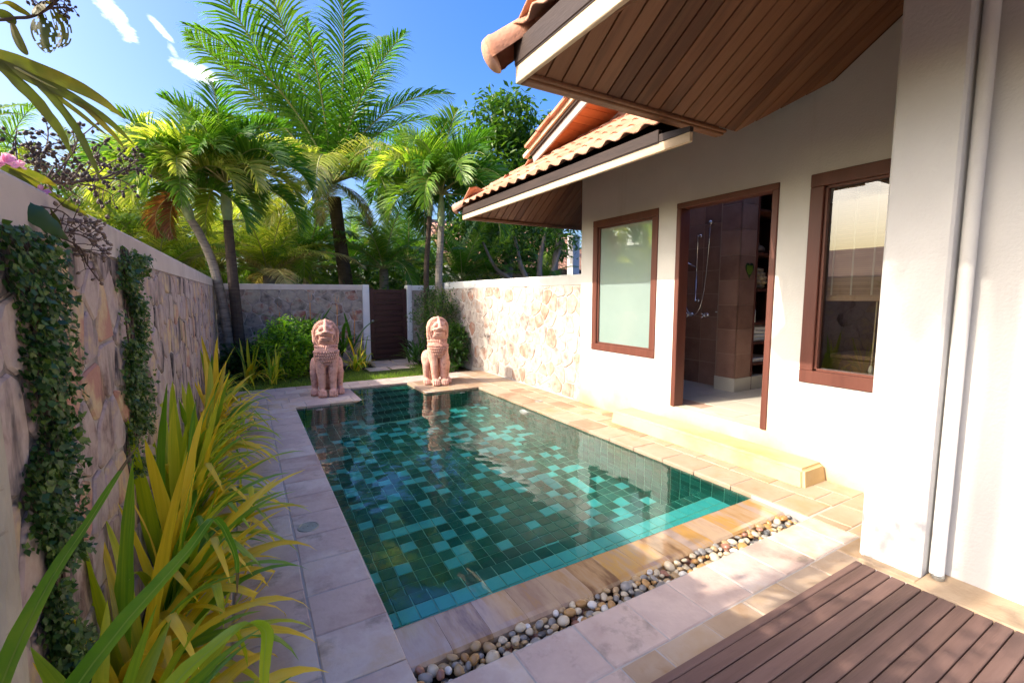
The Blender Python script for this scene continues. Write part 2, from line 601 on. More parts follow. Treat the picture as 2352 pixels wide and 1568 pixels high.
IVY = leafm('ivy_leaf', [(.016, .06, .012), (.04, .105, .02), (.11, .18, .03)], .2)
STRAP_G = leafm('green_strap_leaf', [(.07, .19, .014), (.15, .30, .018), (.27, .40, .025)], .3, .38, 0, .4, scale=5, stretch=(.5, 22, .5), space='object', detail=3)
STRAP_M = leafm('yellow_green_strap_leaf', [(.28, .37, .018), (.42, .46, .025), (.56, .52, .04)], .3, .38, 0, .4, scale=5, stretch=(.5, 22, .5), space='object', detail=3)
STRAP_Y = leafm('yellow_strap_leaf', [(.56, .40, .02), (.70, .50, .03), (.78, .56, .06)], .3, .4, 0, .4, scale=5, stretch=(.5, 22, .5), space='object', detail=3)
HANG = leafm('hanging_strap_leaf', [(.035, .055, .006), (.07, .085, .008), (.15, .115, .012)], .18, .4, 0, .3, scale=6)
HOLEY = leafm('aged_leaf', [(.035, .055, .008), (.08, .09, .012), (.20, .13, .015)], .3, .5, 0, .3, scale=14)
GRASS = leafm('lawn_grass', [(.09, .18, .02), (.16, .27, .03), (.24, .34, .05)], .35)


def glass_mix(name, tint=(1, 1, 1), ior=1.5, extra=0.0):
    m = bpy.data.materials.new(name)
    m.use_nodes = True
    nt = m.node_tree
    nt.nodes.remove(nt.nodes['Principled BSDF'])
    fr = nt.nodes.new('ShaderNodeFresnel')
    fr.inputs[0].default_value = ior
    ad = nt.nodes.new('ShaderNodeMath')
    ad.operation = 'ADD'
    ad.use_clamp = True
    ad.inputs[1].default_value = extra
    nt.links.new(fr.outputs[0], ad.inputs[0])
    t = nt.nodes.new('ShaderNodeBsdfTransparent')
    t.inputs[0].default_value = (*tint, 1)
    g = nt.nodes.new('ShaderNodeBsdfGlossy')
    g.inputs['Roughness'].default_value = 0.0
    mx = nt.nodes.new('ShaderNodeMixShader')
    nt.links.new(ad.outputs[0], mx.inputs[0])
    nt.links.new(t.outputs[0], mx.inputs[1])
    nt.links.new(g.outputs[0], mx.inputs[2])
    nt.links.new(mx.outputs[0], nt.nodes['Material Output'].inputs[0])
    return m


PANE = glass_mix('window_glass', (.80, .84, .82), 1.65, .10)
FROST = pmat('frosted_glass', [(.25, .345, .315), (.29, .39, .355)], 1.5, .55, 0, obj_rand=0, spec=.5)
FROST.node_tree.nodes['Principled BSDF'].inputs['Coat Weight'].default_value = 1.0
FROST.node_tree.nodes['Principled BSDF'].inputs['Coat Roughness'].default_value = 0.0
FROST.node_tree.nodes['Principled BSDF'].inputs['Coat IOR'].default_value = 3.2
WATER = bpy.data.materials.new('pool_water')
WATER.use_nodes = True
_nt = WATER.node_tree
_nt.nodes.remove(_nt.nodes['Principled BSDF'])
_g = _nt.nodes.new('ShaderNodeBsdfGlass')
_g.inputs['IOR'].default_value = 1.333
_g.inputs['Roughness'].default_value = 0
_g.inputs['Color'].default_value = (.93, 1, .985, 1)
_nt.links.new(_g.outputs[0], _nt.nodes['Material Output'].inputs[0])

# ------------------------------------------------------------------ ground
GX0, GX1 = -0.50, 3.93          # inner faces of the left and right garden walls
BACK = 10.32                    # inner face of the back wall
ZW = -0.03                      # water level
PX0, PX1, PY0, PY1 = 0.493, 3.14, 1.905, 6.47
AX0, AX1, AY1 = 1.34, 2.27, 7.42


def rect_cut(x0, x1, y0, y1, holes):
    """split a rectangle round rectangular holes"""
    xs = sorted({x0, x1, *[h[0] for h in holes], *[h[1] for h in holes]})
    ys = sorted({y0, y1, *[h[2] for h in holes], *[h[3] for h in holes]})
    for i in range(len(xs) - 1):
        for j in range(len(ys) - 1):
            cx, cy = (xs[i] + xs[i + 1]) / 2, (ys[j] + ys[j + 1]) / 2
            if x0 <= cx <= x1 and y0 <= cy <= y1 and not any(h[0] < cx < h[1] and h[2] < cy < h[3] for h in holes):
                yield xs[i], xs[i + 1], ys[j], ys[j + 1]


POOLHOLES = [(PX0, PX1, PY0, PY1), (AX0, AX1, PY1, AY1)]
GUT = (0.41, 3.14, 1.50, 1.905)
g = MB()
for x0, x1, y0, y1 in rect_cut(-600, 600, -600, 600, POOLHOLES + [GUT]):
    g.add([(x0, y0, -.075), (x1, y0, -.075), (x1, y1, -.075), (x0, y1, -.075)], [(0, 1, 2, 3)])
g.build('ground', EARTH, kind='structure')

# paving: a bed of grout with every flagstone on it
pv = MB()
for x0, x1, y0, y1 in list(rect_cut(-.335, 3.9, -2.2, 7.95, POOLHOLES + [GUT])) + [(3.9, 3.93, 4.9, 7.95)]:
    pv.add([(x0, y0, -.006), (x1, y0, -.006), (x1, y1, -.006), (x0, y1, -.006)], [(0, 1, 2, 3)])
# vertical cheek under the paving edge round the pool, gutter and planting bed
for (a, b) in [((-.335, 7.95), (-.335, -2.2)), ((.41, 1.5), (3.14, 1.5)), ((.41, 1.905), (.41, 1.5)), ((3.14, 1.5), (3.14, 1.905))]:
    pv.add([(a[0], a[1], -.15), (b[0], b[1], -.15), (b[0], b[1], -.006), (a[0], a[1], -.006)], [(0, 1, 2, 3)])
pavement = pv.build('pavement', GROUT, kind='structure')


def flag(x0, x1, y0, y1, mat, z=0.0, c=.005, cut=None, gap=.004, j=.004):
    p = [(x0 + gap, y0 + gap), (x1 - gap, y0 + gap), (x1 - gap, y1 - gap), (x0 + gap, y1 - gap)]
    p = [(a + rnd.uniform(-j, j) * .5, b + rnd.uniform(-j, j) * .5) for a, b in p]
    if cut:
        for q in cut:
            p = clip(p, *q)
        if len(p) < 3 or area(p) < .002:
            return
    cx, cy = sum(q[0] for q in p) / len(p), sum(q[1] for q in p) / len(p)
    vs, fs = prism([(a - cx, b - cy) for a, b in p], -.045, 0, c)
    mb = MB().add(vs, fs)
    return mb.build('paving_stone', mat, pavement, loc=(cx, cy, z + rnd.uniform(-.0012, .0012)))


def course(x0, x1, y0, y1, step, mat, off=0.0, **kw):
    y = y0 - off
    while y < y1 - .02:
        s = step * rnd.uniform(.96, 1.04)
        a, b = max(y, y0), min(y + s, y1)
        if y1 - b < .08:
            b = y1
        if b - a > .03:
            flag(x0, x1, a, b, mat, **kw)
        y = b if b == y1 else y + s


def course_x(y0, y1, x0, x1, step, mat, off=0.0, **kw):
    x = x0 - off
    while x < x1 - .02:
        s = step * rnd.uniform(.94, 1.06)
        a, b = max(x, x0), min(x + s, x1)
        if x1 - b < .08:
            b = x1
        if b - a > .03:
            flag(a, b, y0, y1, mat, **kw)
        x = b if b == x1 else x + s


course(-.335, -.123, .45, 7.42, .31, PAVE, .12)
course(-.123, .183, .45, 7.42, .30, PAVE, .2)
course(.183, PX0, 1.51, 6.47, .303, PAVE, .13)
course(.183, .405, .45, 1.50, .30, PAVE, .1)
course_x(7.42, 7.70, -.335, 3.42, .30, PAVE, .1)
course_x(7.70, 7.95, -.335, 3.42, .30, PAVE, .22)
# pads of the two lions, with their cut corners
C1 = [(1, -1, 1.34 - 6.47 - .10)]
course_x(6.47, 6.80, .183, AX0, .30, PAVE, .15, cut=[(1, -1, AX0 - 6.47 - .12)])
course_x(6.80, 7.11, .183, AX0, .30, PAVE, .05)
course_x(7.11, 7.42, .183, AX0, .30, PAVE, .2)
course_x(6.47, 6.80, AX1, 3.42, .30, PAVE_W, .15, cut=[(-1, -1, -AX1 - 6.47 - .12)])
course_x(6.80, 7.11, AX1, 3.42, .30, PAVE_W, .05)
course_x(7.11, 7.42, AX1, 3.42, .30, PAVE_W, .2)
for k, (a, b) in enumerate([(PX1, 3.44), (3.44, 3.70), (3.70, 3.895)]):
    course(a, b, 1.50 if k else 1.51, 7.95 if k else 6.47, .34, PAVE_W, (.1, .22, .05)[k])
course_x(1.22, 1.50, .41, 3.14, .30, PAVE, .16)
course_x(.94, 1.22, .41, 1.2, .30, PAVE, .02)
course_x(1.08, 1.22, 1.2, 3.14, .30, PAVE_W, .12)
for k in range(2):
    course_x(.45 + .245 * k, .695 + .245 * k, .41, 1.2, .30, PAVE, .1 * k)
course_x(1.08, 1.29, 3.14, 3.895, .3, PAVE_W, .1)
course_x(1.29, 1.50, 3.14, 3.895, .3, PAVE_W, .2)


def drain(x, y, r):
    mb = MB().lathe([(0.0, .004), (r * .86, .004), (r * .9, .007), (r, .006), (r * 1.04, -.002)], (x, y, 0), 28)
    for k in range(3):
        mb.lathe([(.0, .0065), (.006, .0065), (.006, .003)], (x + (k - 1) * r * .45, y + r * .15 * (k % 2), 0), 8)
    mb.build('drain_cover', STEEL, pavement, smooth=False, label='round metal drain cover set in the paving')


drain(.27, 3.015, .062)
drain(3.42, 5.15, .055)

# ------------------------------------------------------------------ pool
D_F, D_L = -0.95, -0.335
LED1, LED2 = 2.235, 2.335       # light part and dark nosing of the bench under water
STEPS = [(7.42, 7.16, -.13), (7.16, 6.92, -.29), (6.92, 6.68, -.45), (6.68, 6.45, -.61), (6.45, 6.22, -.77)]
pl = MB()


def quad(mb, pts, mi=0):
    mb.add(pts, [(0, 1, 2, 3)], mi)


# shell of grout behind the tiles (1.5 mm behind)
e = .0
quad(pl, [(PX0, LED2, D_F), (PX1, LED2, D_F), (PX1, PY1, D_F), (PX0, PY1, D_F)])
quad(pl, [(PX0, PY0, D_L), (PX1, PY0, D_L), (PX1, LED2, D_L), (PX0, LED2, D_L)])
quad(pl, [(PX0, LED2, D_L), (PX1, LED2, D_L), (PX1, LED2, D_F), (PX0, LED2, D_F)])
quad(pl, [(PX0, PY0, D_F), (PX0, PY1, D_F), (PX0, PY1, -.045), (PX0, PY0, -.045)])
quad(pl, [(PX1, PY1, D_F), (PX1, PY0, D_F), (PX1, PY0, -.045), (PX1, PY1, -.045)])
quad(pl, [(PX1, PY0, D_L), (PX0, PY0, D_L), (PX0, PY0, -.045), (PX1, PY0, -.045)])
for a, b in ((PX0, AX0), (AX1, PX1)):
    quad(pl, [(a, PY1, D_F), (b, PY1, D_F), (b, PY1, -.045), (a, PY1, -.045)])
quad(pl, [(AX0, PY1, D_F), (AX0, AY1, D_F), (AX0, AY1, -.045), (AX0, PY1, -.045)])
quad(pl, [(AX1, AY1, D_F), (AX1, PY1, D_F), (AX1, PY1, -.045), (AX1, AY1, -.045)])
quad(pl, [(AX0, AY1, D_F), (AX1, AY1, D_F), (AX1, AY1, -.045), (AX0, AY1, -.045)])
zp = D_F
for y1, y0, zt in reversed(STEPS):
    quad(pl, [(AX0, y0, zt), (AX1, y0, zt), (AX1, y1, zt), (AX0, y1, zt)])
    quad(pl, [(AX0, y0, zp), (AX1, y0, zp), (AX1, y0, zt), (AX0, y0, zt)])
    zp = zt
for s, x in ((1, AX0), (-1, AX1)):       # cheeks of the steps that stand in the pool
    quad(pl, [(x, 6.22, D_F), (x, PY1, D_F), (x, PY1, -.77), (x, 6.22, -.77)])
pool = receiver(pl.build('pool', POOLG, kind='structure'))


def tile_geo(o, u, v, n, w, h, t=.006, gap=.0038, c=.002):
    """one tile: rectangle from o along u (w) and v (h), standing t proud along n"""
    o, u, v, n = Vector(o), Vector(u), Vector(v), Vector(n)
    P = lambda a, b, k: tuple(o + u * a + v * b + n * k)
    g0, g1 = gap, gap + c
    vs = [P(g0, g0, 0), P(w - g0, g0, 0), P(w - g0, h - g0, 0), P(g0, h - g0, 0),
          P(g0, g0, t - c), P(w - g0, g0, t - c), P(w - g0, h - g0, t - c), P(g0, h - g0, t - c),
          P(g1, g1, t), P(w - g1, g1, t), P(w - g1, h - g1, t), P(g1, h - g1, t)]
    fs = [(0, 1, 5, 4), (1, 2, 6, 5), (2, 3, 7, 6), (3, 0, 4, 7), (4, 5, 9, 8), (5, 6, 10, 9), (6, 7, 11, 10), (7, 4, 8, 11), (8, 9, 10, 11)]
    return vs, fs


trest = MB()
TM = {}


def single_tile(key, x, y, z, w, h, mat):
    if (key, mat.name) not in TM:
        vs, fs = tile_geo((0, 0, 0), (1, 0, 0), (0, 1, 0), (0, 0, 1), w, h)
        TM[(key, mat.name)] = MB().add(vs, fs).mesh('pool_tile', mat)
    receiver(link('pool_tile', TM[(key, mat.name)], pool, (x, y, z)))


NT = 26
tw = (PX1 - PX0) / NT
# bench: light tiles with a dark nosing
for r in range(4):
    h = (LED1 - PY0) / 3 if r < 3 else LED2 - LED1
    y = PY0 + r * (LED1 - PY0) / 3
    for i in range(NT):
        single_tile('bench%d' % (r // 3), PX0 + i * tw, y, D_L, tw, h, TILE_L if r < 3 else TILE_D)
for r in range(6):
    for i in range(NT):
        vs, fs = tile_geo((PX0 + i * tw, LED2, D_F + r * .1025), (1, 0, 0), (0, 0, 1), (0, 1, 0), tw, .1025)
        trest.add(vs, fs, 0)
# floor
NF = 24
fw = (PX1 - PX0) / NF
NFY = round((PY1 - LED2) / fw)
fh = (PY1 - LED2) / NFY
rt_ = random.Random(3)
light = {}
singles = 0
for j in range(NFY):
    for i in range(NF):
        y = LED2 + j * fh
        if y + fh > 6.22 and AX0 - fw < PX0 + i * fw + fw / 2 - fw / 2 < AX1 and PX0 + i * fw + fw > AX0:
            continue
        lt = rt_.random() < (.31 if not (light.get((i - 1, j)) or light.get((i, j - 1))) else .16)
        light[(i, j)] = lt
        if singles < 192:
            single_tile('floor', PX0 + i * fw, y, D_F, fw, fh, TILE_L if lt else TILE_D)
            singles += 1
        else:
            vs, fs = tile_geo((PX0 + i * fw, y, D_F), (1, 0, 0), (0, 1, 0), (0, 0, 1), fw, fh)
            trest.add(vs, fs, 1 if lt else 0)


def wall_tiles(o, u, n, length, z0, z1):
    k = max(1, round(length / .1))
    w = length / k
    rows = max(1, round((z1 - z0) / .1))
    h = (z1 - z0) / rows
    for i in range(k):
        for r in range(rows):
            p = Vector(o) + Vector(u) * (w * i)
            vs, fs = tile_geo((p.x, p.y, z0 + h * r), u, (0, 0, 1), n, w, h)
            trest.add(vs, fs, 0)


wall_tiles((PX1, LED2, 0), (0, 1, 0), (-1, 0, 0), PY1 - LED2, D_F, -.045)
wall_tiles((PX1, PY0, 0), (0, 1, 0), (-1, 0, 0), LED2 - PY0, D_L, -.045)
wall_tiles((PX0, LED2, 0), (0, 1, 0), (1, 0, 0), PY1 - LED2, D_F, -.045)
wall_tiles((PX0, PY0, 0), (0, 1, 0), (1, 0, 0), LED2 - PY0, D_L, -.045)
wall_tiles((PX0, PY1, 0), (1, 0, 0), (0, -1, 0), AX0 - PX0, D_F, -.045)
wall_tiles((AX1, PY1, 0), (1, 0, 0), (0, -1, 0), PX1 - AX1, D_F, -.045)
wall_tiles((AX0, PY1, 0), (0, 1, 0), (1, 0, 0), AY1 - PY1, D_F, -.045)
wall_tiles((AX1, PY1, 0), (0, 1, 0), (-1, 0, 0), AY1 - PY1, D_F, -.045)
wall_tiles((AX0, AY1, 0), (1, 0, 0), (0, -1, 0), AX1 - AX0, -.145, -.045)
wall_tiles((AX0, 6.22, 0), (0, 1, 0), (-1, 0, 0), PY1 - 6.22, D_F, -.77)
wall_tiles((AX1, 6.22, 0), (0, 1, 0), (1, 0, 0), PY1 - 6.22, D_F, -.77)
zp = D_F
for y1, y0, zt in reversed(STEPS):
    for i in range(9):
        w = (AX1 - AX0) / 9
        for r in range(2):
            vs, fs = tile_geo((AX0 + i * w, y0 + r * (y1 - y0) / 2, zt), (1, 0, 0), (0, 1, 0), (0, 0, 1), w, (y1 - y0) / 2)
            trest.add(vs, fs, 0)
        vs, fs = tile_geo((AX0 + i * w, y0, zp), (1, 0, 0), (0, 0, 1), (0, -1, 0), w, zt - zp)
        trest.add(vs, fs, 0)
    zp = zt
receiver(trest.build('pool_tile', [TILE_D, TILE_L], pool, kind='stuff'))
# pool fittings
receiver(MB().lathe([(0, -.05), (.055, -.05), (.085, -.035), (.095, -.012), (.095, .0)], (PX1 - .004, 5.05, -.25), 24, axis='x').build('pool_lamp', WPLAST, pool, smooth=True))
for x in (.78, 2.86):
    receiver(MB().lathe([(.012, -.012), (.035, -.016), (.042, -.006), (.042, .0)], (x, PY1 - .008, -.18), 18, axis='y').build('water_inlet', WPLAST, pool, smooth=True))
# sandstone lip over which the water runs, 14 stones with a rounded front edge
x = PX0
k = 14
for i in range(k):
    w = (PX1 - PX0) / k
    prof = [(PY0 - .002, -.16), (PY0 - .002, ZW - .002), (1.70, ZW - .004), (1.672, ZW - .008), (1.658, ZW - .02), (1.655, ZW - .04), (1.662, ZW - .06), (1.69, ZW - .066), (1.69, -.16)]
    vs = [(xx, y, z) for xx in (PX0 + i * w + .0006, PX0 + (i + 1) * w - .0006) for y, z in prof]
    n = len(prof)
    fs = [(q, q + 1, n + q + 1, n + q) for q in range(n - 1)] + [tuple(range(n)), tuple(reversed(range(n, 2 * n)))]
    o = MB().add(vs, fs).build('coping_stone', LIP, pool)
# water: a finely rippled sheet
wv, wf = [], []
wi = {}
NX, NY = 150, 300
sx = (PX1 - PX0) / NX
sy = (AY1 - PY0 + .2) / NY


def ripple(x, y):
    k = .35 + .65 * min(1, max(0, (y - 2.0) / 2.5))
    return ZW + k * (.0030 * noise.noise((x * 3.1, y * 3.6, 0)) + .0013 * noise.noise((x * 8.5, y * 11, 4)) + .00035 * noise.noise((x * 22, y * 30, 9)))


ys = np.linspace(PY0 - .004, PY1, 260)
xs = np.linspace(PX0, PX1, 170)
for j, yy in enumerate(ys):
    for i, xx in enumerate(xs):
        wi[(i, j)] = len(wv)
        wv.append((xx, yy, ripple(xx, yy)))
for j in range(len(ys) - 1):
    for i in range(len(xs) - 1):
        wf.append((wi[(i, j)], wi[(i + 1, j)], wi[(i + 1, j + 1)], wi[(i, j + 1)]))
ia = [i for i, xx in enumerate(xs) if AX0 - .008 <= xx <= AX1 + .008]
prev = {i: wi[(i, len(ys) - 1)] for i in ia}
for yy in np.linspace(PY1, AY1, 55)[1:]:
    cur = {}
    for i in ia:
        cur[i] = len(wv)
        wv.append((xs[i], yy, ripple(xs[i], yy)))
    for a, b in zip(ia[:-1], ia[1:]):
        wf.append((prev[a], prev[b], cur[b], cur[a]))
    prev = cur
wm = MB()
wm.v, wm.f, wm.m = wv, wf, [0] * len(wf)
wo = wm.build('water', WATER, smooth=True, kind='structure')
wo.cycles.is_caustics_caster = True

# gutter with river pebbles
gt = MB()
quad(gt, [(.41, 1.50, -.12), (3.14, 1.50, -.12), (3.14, 1.70, -.12), (.41, 1.70, -.12)])
quad(gt, [(.41, 1.70, -.12), (.493, 1.70, -.12), (.493, 1.905, -.12), (.41, 1.905, -.12)])
quad(gt, [(.41, 1.905, -.12), (.493, 1.905, -.12), (.493, 1.905, -.006), (.41, 1.905, -.006)])
gt.build('gutter', EARTH, kind='structure')
PEB = {}
for nm, cs in {'cream': [(.52, .43, .29), (.60, .52, .38)], 'white': [(.62, .60, .55), (.70, .68, .63)], 'tan': [(.36, .24, .12), (.44, .31, .17)],
               'orange': [(.38, .20, .07), (.46, .27, .10)], 'grey': [(.20, .19, .175), (.30, .285, .26)], 'dark': [(.07, .075, .085), (.13, .125, .12)],
               'red': [(.25, .11, .07), (.32, .16, .11)]}.items():
    PEB[nm] = pmat(nm + '_pebble', cs, 14, .28, .1, 60, obj_rand=.4, spec=.45, dirt=((.30, .22, .14), 30, .6, .8))
pmesh = []
for k in range(5):
    bm = bmesh.new()
    bmesh.ops.create_icosphere(bm, subdivisions=2, radius=1)
    for v in bm.verts:
        v.co *= 1 + .22 * noise.noise(v.co * .9 + Vector((k * 7, 0, 0)))
    mb = MB().bm(bm)
    pmesh.append({nm: mb.mesh('pebble', m, True) for nm, m in PEB.items()})
KIND = ['cream'] * 11 + ['white'] * 3 + ['tan'] * 8 + ['orange'] * 6 + ['grey'] * 5 + ['dark'] * 2 + ['red'] * 2
PLAB = {'cream': 'smooth cream river pebble in the gutter', 'white': 'smooth white river pebble in the gutter',
        'tan': 'smooth tan river pebble in the gutter', 'orange': 'amber coloured river pebble in the gutter',
        'grey': 'smooth grey river pebble in the gutter', 'dark': 'dark slate coloured river pebble in the gutter',
        'red': 'reddish river pebble in the gutter'}
placed = []
tries = 0
while tries < 9000 and len(placed) < 230:
    tries += 1
    r = rnd.choice((.018, .021, .024, .026, .029, .033)) if tries < 3500 else rnd.uniform(.012, .019)
    x, y = rnd.uniform(.43, 3.125), rnd.uniform(1.508, 1.652)
    if y - r < 1.503 or y + r > 1.672 or x - r < .415 or x + r > 3.137:
        continue
    if any((x - a) ** 2 + (y - b) ** 2 < ((r + q) * .90) ** 2 for a, b, q in placed):
        continue
    placed.append((x, y, r))
    nm = rnd.choice(KIND)
    zone = (' at its left end', ' left of its middle', ' right of its middle', ' at its right end')[min(3, int((x - .41) / .69))]
    s = rnd.uniform(.95, 1.35)
    link('pebble', pmesh[rnd.randrange(5)][nm], None, (x, y, -.052 + rnd.uniform(-.012, .012)), (rnd.uniform(-.35, .35), rnd.uniform(-.35, .35), rnd.uniform(0, 6.28)),
         (r * s, r * rnd.uniform(.85, 1.0), r * rnd.uniform(.6, .85)),
         ('large ' if r > .0265 else 'small ' if r < .0185 else '') + PLAB[nm] + zone, 'pebble', ('large ' if r > .0265 else 'small ' if r < .0185 else '') + nm + ' pebbles' + zone)
under = MB()
for _ in range(420):
    r = rnd.uniform(.013, .022)
    bm = bmesh.new()
    bmesh.ops.create_icosphere(bm, subdivisions=1, radius=1)
    q = Matrix.Rotation(rnd.uniform(0, 6), 3, 'Z')
    c = Vector((rnd.uniform(.43, 3.12), rnd.uniform(1.51, 1.67), rnd.uniform(-.10, -.075)))
    for v in bm.verts:
        v.co = q @ Vector((v.co.x * r * 1.2, v.co.y * r, v.co.z * r * .7)) + c
    under.bm(bm, rnd.randrange(4))
under.build('gravel', [PEB['cream'], PEB['tan'], PEB['grey'], PEB['red']], smooth=True, kind='stuff', label='lower layer of river pebbles filling the gutter', cat='gravel')

# ------------------------------------------------------------------ garden walls of rubble stone
LEFT_N = 0


def rubble_wall(name, label, org, ux, w, h, nrm, size, mats, thick, cap_h, cap_m, seed, depth=.009, aspect=.95, limit=300):
    """org: lower start corner of the visible face; ux: unit vector along the wall; nrm: outward normal of the face"""
    r = random.Random(seed)
    t = thing(name, label, 'wall', org)
    ux, nrm = Vector(ux), Vector(nrm)
    P = lambda a, b, k: tuple(ux * a + nrm * k + Vector((0, 0, b)))
    core = MB()
    vs = [P(a, b, k) for a in (0, w) for b in (-.1, h) for k in (0, -thick)]
    core.add(vs, [(0, 1, 3, 2), (4, 6, 7, 5), (0, 4, 5, 1), (2, 3, 7, 6), (0, 2, 6, 4), (1, 5, 7, 3)])
    core.build('mortar_face', mats[1], t)
    cp = MB()
    a0, a1 = -.0, w
    pr = [(.012, h), (.012, h + cap_h - .012), (0, h + cap_h), (-thick, h + cap_h), (-thick - .012, h + cap_h - .012), (-thick - .012, h)]
    n = len(pr)
    vs = [P(a, z, k) for a in (a0, a1) for k, z in pr]
    cp.add(vs, [(i, (i + 1) % n, n + (i + 1) % n, n + i) for i in range(n)] + [tuple(range(n)), tuple(reversed(range(n, 2 * n)))])
    cp.build('cap', cap_m, t)
    cells = voronoi(w, h, size, r, .40, aspect)
    cells.sort(key=lambda p: -area(p))
    rest = MB()
    for idx, p in enumerate(cells):
        q = inset(p, r.uniform(.003, .011))
        if len(q) < 3 or area(q) < .0012:
            continue
        q = round_poly(q, r.uniform(.10, .24))
        cx, cy = sum(a[0] for a in q) / len(q), sum(a[1] for a in q) / len(q)
        d = depth * r.uniform(.6, 1.4)
        vs, fs = prism([(a[0] - cx, a[1] - cy) for a in q], -.01, d, min(.007, d * .7), bot=False)
        vs = [tuple(ux * a + Vector((0, 0, b)) + nrm * k) for a, b, k in vs]
        # handedness of (ux, z, nrm)
        if ux.cross(Vector((0, 0, 1))).dot(nrm) < 0:
            fs = [tuple(reversed(f)) for f in fs]
        if idx < limit:
            MB().add(vs, fs).build('stone', mats[0], t, loc=P(cx, cy, 0))
        else:
            rest.add([tuple(Vector(v) + Vector(P(cx, cy, 0))) for v in vs], fs)
    if rest.f:
        rest.build('stone', mats[0], t, kind='stuff')
    return t


WH, CH = 1.615, .14
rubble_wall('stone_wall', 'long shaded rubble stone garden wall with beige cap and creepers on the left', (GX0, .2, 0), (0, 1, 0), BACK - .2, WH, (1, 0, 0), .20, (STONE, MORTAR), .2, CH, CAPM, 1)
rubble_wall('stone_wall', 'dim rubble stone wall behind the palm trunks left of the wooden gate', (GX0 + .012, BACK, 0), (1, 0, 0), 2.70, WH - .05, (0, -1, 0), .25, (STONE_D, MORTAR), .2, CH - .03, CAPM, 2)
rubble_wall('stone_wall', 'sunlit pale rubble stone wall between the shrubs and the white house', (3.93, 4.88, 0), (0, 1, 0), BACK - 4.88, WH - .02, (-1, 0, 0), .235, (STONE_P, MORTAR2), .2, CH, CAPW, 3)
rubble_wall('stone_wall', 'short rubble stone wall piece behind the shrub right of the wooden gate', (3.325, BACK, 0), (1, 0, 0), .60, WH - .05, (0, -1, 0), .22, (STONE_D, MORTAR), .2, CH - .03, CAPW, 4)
# white posts either side of the gate
for x0, x1, lb in ((2.215, 2.36, 'white painted gate post left of the dark wooden gate'), (3.215, 3.32, 'white painted gate post right of the dark wooden gate')):
    MB().box(x0, x1, BACK - .022, BACK + .2, -.05, WH + CH - .075, c=.008).build('gate_post', CAPW, label=lb, cat='post', group='white gate posts')
# gate
GATEM = pmat('dark_gate_timber', [(.032, .010, .008), (.055, .018, .014)], 3, .5, .15, 40, stretch=(.5, 4, 4), obj_rand=.15, spec=.35)
gate = thing('wooden_gate', 'dark red brown wooden garden gate with horizontal raised panels and round knob', 'gate', (2.365, BACK + .06, 0))
GW, GH = .845, 1.60
MB().box(0, .10, -.02, .025, .02, GH, c=.004).build('stile', GATEM, gate)
MB().box(GW - .10, GW, -.02, .025, .02, GH, c=.004).build('stile', GATEM, gate)
ph = (GH - .12) / 6
for k in range(7):
    MB().box(.10, GW - .10, -.018, .022, .02 + k * ph, .02 + k * ph + .075, c=.004).build('rail', GATEM, gate)
for k in range(6):
    z0 = .02 + k * ph + .078
    MB().box(.105, GW - .105, -.004, .012, z0, .02 + (k + 1) * ph - .003, c=.002).box(.14, GW - .14, -.014, -.004, z0 + .03, .02 + (k + 1) * ph - .033, c=.006).build('panel', GATEM, gate)
kb = MB().lathe([(.0, -.07), (.02, -.066), (.029, -.05), (.022, -.034), (.011, -.028), (.011, -.02), (.026, -.018), (.026, -.0)], (.06, -.018, .88), 16, axis='y')
kb.build('knob', STEEL, gate, smooth=True)

# ------------------------------------------------------------------ lawn and planting bed
lw = MB()
lw.add([(-.30, 7.96, -.012), (3.30, 7.96, -.012), (3.30, 9.2, -.012), (-.30, 9.2, -.012)], [(0, 1, 2, 3)])
lw.build('lawn', pmat('lawn_soil', [(.05, .07, .015), (.09, .12, .03)], 10, .95, .5, 60, obj_rand=0, spec=.1), kind='structure')
gb = MB()
rg = random.Random(5)
for _ in range(15000):
    x, y = rg.uniform(-.3, 3.3), 7.955 + 1.3 * rg.random() ** 1.3
    if y > 8.25 and 1.9 < x < 2.8 and rg.random() < min(1, (y - 8.25) / .35):
        continue
    if y > 8.35 and x < 1.5 and rg.random() < .5:
        continue
    h = rg.uniform(.015, .04)
    a = rg.uniform(0, 6.28)
    dx, dy = math.cos(a) * .003, math.sin(a) * .003
    lx, ly = rg.uniform(-.018, .018), rg.uniform(-.018, .018)
    gb.add([(x - dx, y - dy, -.012), (x + dx, y + dy, -.012), (x + lx, y + ly, h)], [(0, 1, 2)])
gb.build('grass', GRASS, kind='stuff', label='short lawn grass between the paving and the shrubs', cat='grass')
pth = MB()
for k, (a, b, c, d) in enumerate([(2.0, 2.42, 8.9, 9.35), (2.45, 2.95, 8.95, 9.4), (2.25, 2.7, 9.42, 9.85), (2.72, 3.15, 9.45, 9.9), (2.3, 2.75, 9.9, 10.28), (2.78, 3.2, 9.93, 10.28)]):
    flag(a, b, c, d, PAVE, z=-.008)

# ------------------------------------------------------------------ house
HX = 3.9
house = thing('house', 'white plastered villa with terracotta tiled roofs and timber soffits', 'house', (HX, 3, 0))
house.location = (0, 0, 0)
TH = .16
W1 = (3.556, 4.628, .748, 2.386)
DR = (2.263, 3.311, .272, 2.385)
W2 = (.72, 2.016, .748, 2.388)


def wall_open(name, x, th, y0, y1, z0, z1, ops, mat):
    mb = MB()
    ys = sorted({y0, y1, *[o[0] for o in ops], *[o[1] for o in ops]})
    for a, b in zip(ys[:-1], ys[1:]):
        op = [o for o in ops if o[0] <= a and b <= o[1]]
        if not op:
            mb.box(x, x + th, a, b, z0, z1)
        else:
            o = op[0]
            mb.box(x, x + th, a, b, z0, o[2])
            mb.box(x, x + th, a, b, o[3], z1)
    return mb.build(name, mat, house)


